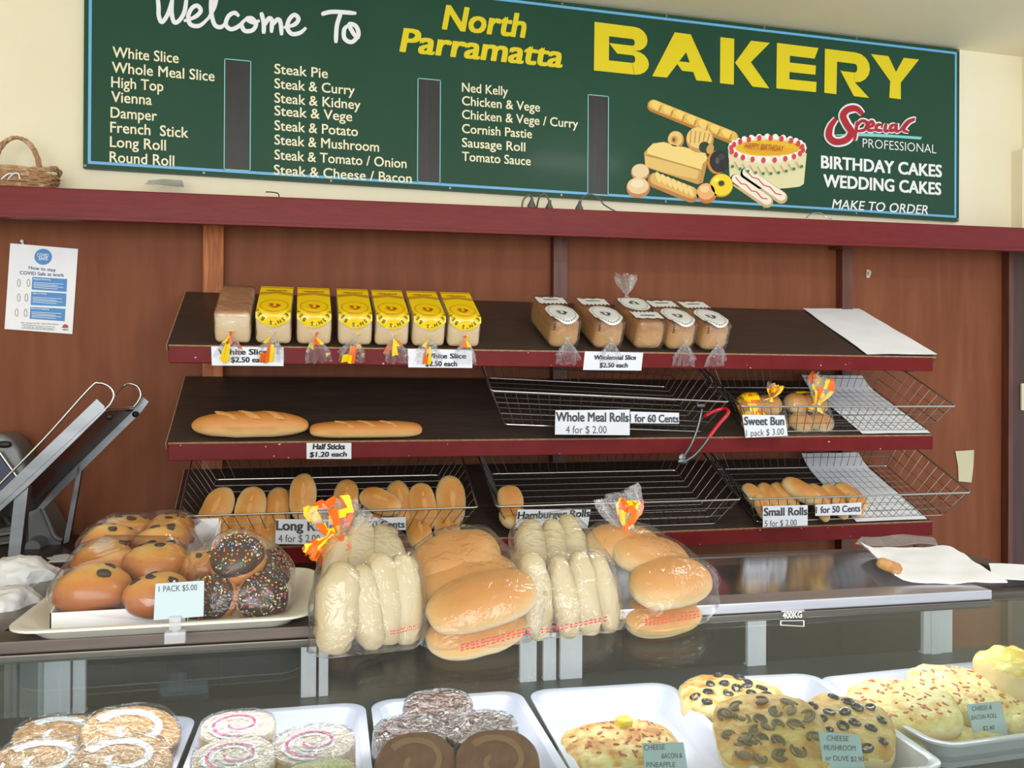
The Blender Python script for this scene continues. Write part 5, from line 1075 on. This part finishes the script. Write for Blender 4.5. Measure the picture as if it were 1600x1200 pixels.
for q in (((202, 370), (420, 384), (416, 464), (198, 450)), ((196, 462), (415, 474), (411, 556), (191, 546)), ((190, 558), (409, 570), (404, 648), (185, 632))): bm.faces.new([bm.verts.new(pp(*a)) for a in q[::-1]])
obj('blue_panels', bm, bl, po, True, smooth=False); bm = new()
for s, x0, y0, x1, y1, h in (('COVID', 232, 243, 303, 247, 20), ('SAFE', 242, 264, 299, 267, 18), ('Physical distancing', 210, 388, 316, 392, 11), ('Hygiene and cleaning', 204, 476, 290, 480, 10), ('Record keeping', 197, 571, 306, 577, 10)):
    A_, B_, U = pp(x0, y0, .0013), pp(x1, y1, .0013), pp(x0, y0-h, .0013)-pp(x0, y0, .0013); X = B_-A_; w_, h_ = X.length, U.length; X /= w_; U /= h_; text_into(bm, s, lambda x, y: A_+X*x+U*y, w_, h_, .02)
for q in range(3):
    for i in range(4):
        x0, y0 = 210-6*q, 404+92*q+10*i; bm.faces.new([bm.verts.new(pp(*a, .0012)) for a in ((x0, y0), (x0, y0+3), (x0+(150 if i % 2 else 185), y0+14), (x0+(150 if i % 2 else 185), y0+11))])
obj('white_print', bm, M_white, po, True, smooth=False); bm = new()
for q, (cx, cy) in enumerate(((118, 408), (178, 408), (118, 500), (165, 500), (104, 594), (160, 596))):
    k = [(cx+9*math.cos(2*PI*i/14), cy+24*math.sin(2*PI*i/14)) for i in range(14)]
    tube(bm, [pp(x, y, .0008) for x, y in k], .0005, 4, loop=True)
tube(bm, [pp(*a, .0008) for a in ((136, 668), (342, 684), (340, 704), (135, 690))], .0005, 4, loop=True); obj('line_drawings', bm, M_ink2, po, True)
bm = new(); bm.faces.new([bm.verts.new(pp(408+20*math.cos(PI+PI*i/10), 690+24*math.sin(PI+PI*i/10))) for i in range(11)][::-1]); obj('red_emblem', bm, M_red, po, True, smooth=False)
bm = new(); A_ = pp(392, 705, .0008); B_ = pp(426, 707, .0008); text_into(bm, 'NSW', lambda x, y: A_+V((x, 0, y)), (B_-A_).length, .004, .03); obj('emblem_lettering', bm, M_ink2, po, True, smooth=False)
pn = hy(36, 382, -.012); bm = new(); tube(bm, [pn+V((0, .008, 0)), pn+V((0, -.004, .004)), pn+V((0, -.012, .008))], .003, 8, rad=[.001, .0035, .0042]); o = obj('push_pin', bm, M_white); tag(o, 'white push pin holding the top of the poster', 'pin')
bm = new(); q = [hy(x, y, -.010) for x, y in ((1493, 705), (1522, 703), (1521, 728), (1518, 754), (1498, 752), (1497, 728))]; plank(bm, q, .001); o = obj('pinned_note', bm, pm('yellowed_paper', (206, 200, 168), (198, 190, 156), scale=10, rough=.7), smooth=False); tag(o, 'small yellowed paper note stuck low on the right brown wall', 'note')
bm = new(); q = hy(1356, 427, -.006); tube(bm, [q, q+V((0, -.010, -.006)), q+V((0, -.012, .006))], .004, 8); box(bm, -.006, .006, -.002, 0, -.016, .012, M=LRS(q)); o = obj('wall_hook', bm, pm('pale_plastic', (206, 196, 186), rough=.4)); tag(o, 'small pale plastic hook stuck on the brown wall at right', 'hook')
sw = thing('switch_plate', 'cream switch plate on the dark panel at the right picture edge', 'switch', hy(1598, 640, -.031)); bm = new(); q = hy(1602, 620, -.030); box(bm, -.024, .024, -.008, 0, -.05, .05, M=LRS(q), bev=.003); obj('plate', bm, pm('cream_plastic', (214, 204, 180), rough=.4), sw, True); bm = new(); box(bm, -.008, .008, -.013, -.008, -.014, .014, M=LRS(q), bev=.001); obj('rocker', bm, pm('cream_plastic', (214, 204, 180)), sw, True)

# ================================================================= things on the wall shelf
bk = thing('wicker_basket', 'small woven wicker basket with hoop handle on the maroon shelf', 'basket', (-1.528, -.085, WS(-1.53)-.002)); bm = new(); w0, d0 = .085, .045
for j in range(8):
    z = .004+.0068*j; g = 1+.14*j/7; pts = []
    for i in range(40):
        a = 2*PI*i/40; k = .0022*(1 if (i//2+j) % 2 else -1); pts.append(((w0*g+k)*spow(math.cos(a), .5), (d0*g+k)*spow(math.sin(a), .5), z))
    tube(bm, pts, .0036, 6, loop=True)
obj('woven_body', bm, M_wicker, bk); bm = new()
for k in range(2):
    pts = [((w0*1.18+.002*math.sin(9*2*PI*i/60+k*PI))*spow(math.cos(2*PI*i/60), .5), (d0*1.18)*spow(math.sin(2*PI*i/60), .5), .060+.004*math.sin(9*2*PI*i/60+k*PI)+.012*abs(math.cos(2*PI*i/60))**3) for i in range(60)]
    tube(bm, pts, .0048, 6, loop=True)
obj('braided_rim', bm, M_wicker, bk); bm = new()
for k in range(3):
    pts = []
    for i in range(49):
        t_ = PI*i/48; R_ = .058; ph = 2*PI*k/3+i*.55; pts.append((R_*math.cos(t_)+.004*math.cos(ph), .004*math.sin(ph), .03+.125*math.sin(t_)**.8+(.0 if 0 < i < 48 else -.02)))
    tube(bm, pts, .0042, 6)
obj('hoop_handle', bm, M_wicker, bk)
M_cord = pm('grey_cord', (96, 92, 86), rough=.5)
def cord(name, label, cat, px, y, r, m=M_cord, plug=None):
    pts = [hy(a, b, y+dy) for a, b, dy in px]; base = pts[0]; t = thing(name, label, cat, (base.x, base.y, base.z)); bm = new(); tube(bm, catmull(pts, 6), r, 7); obj('cord', bm, m, t, True)
    for a, b in (plug or ()):
        c = hy(a, b, y); bm = new(); tube(bm, [c+V((0, 0, -.012)), c+V((0, 0, -.002)), c+V((.001, 0, .010)), c+V((.003, 0, .02))], .008, 10, rad=[.013, .012, .006, .004]); obj('plug', bm, M_cord, t, True)
cord('power_cord', 'grey power cords with two plugs looping up on the maroon shelf', 'cord', ((815, 328, 0), (818, 312, 0), (828, 305, 0), (834, 318, .02), (838, 326, .02), (842, 310, 0), (851, 303, 0), (860, 318, 0)), -.13, .0028, plug=((830, 320), (858, 323)))
cord('power_cord', 'grey power cord with one plug at the right of the paired plugs', 'cord', ((904, 326, 0), (910, 309, 0), (924, 304, .02), (938, 312, .02), (944, 320, .02), (966, 333, 0)), -.13, .0024, plug=((905, 324),))
cord('wire_loop', 'pale coiled wire loop under the right end of the menu sign', 'wire', ((1260, 340, 0), (1268, 334, 0), (1282, 333, .01), (1290, 339, .01), (1300, 342, 0)), -.13, .0022, M_wire)
cord('wire_loop', 'thin bent wire on the maroon shelf below the pie list', 'wire', ((415, 300, 0), (422, 300, 0), (434, 302, .01), (436, 308, 0)), -.14, .0016, M_black)
cord('wire_loop', 'white wire coil in front of the wicker basket', 'wire', ((2, 280, 0), (12, 272, 0), (20, 272, .01), (12, 281, .01), (20, 272, 0), (28, 271, 0), (31, 280, 0)), -.15, .0018, M_white)
sheet('plastic_scrap', 'flattened clear plastic scrap on the maroon shelf near the sign corner', 'plastic', (hy(226, 292, -.14), hy(288, 295, -.14), hy(284, 284, -.04), hy(232, 284, -.04)), 12, 8, film('cloudy_plastic', gloss=.3, veil=.3, wr=60, bump=1), .010, n=(0, 0, 1), seed=2)
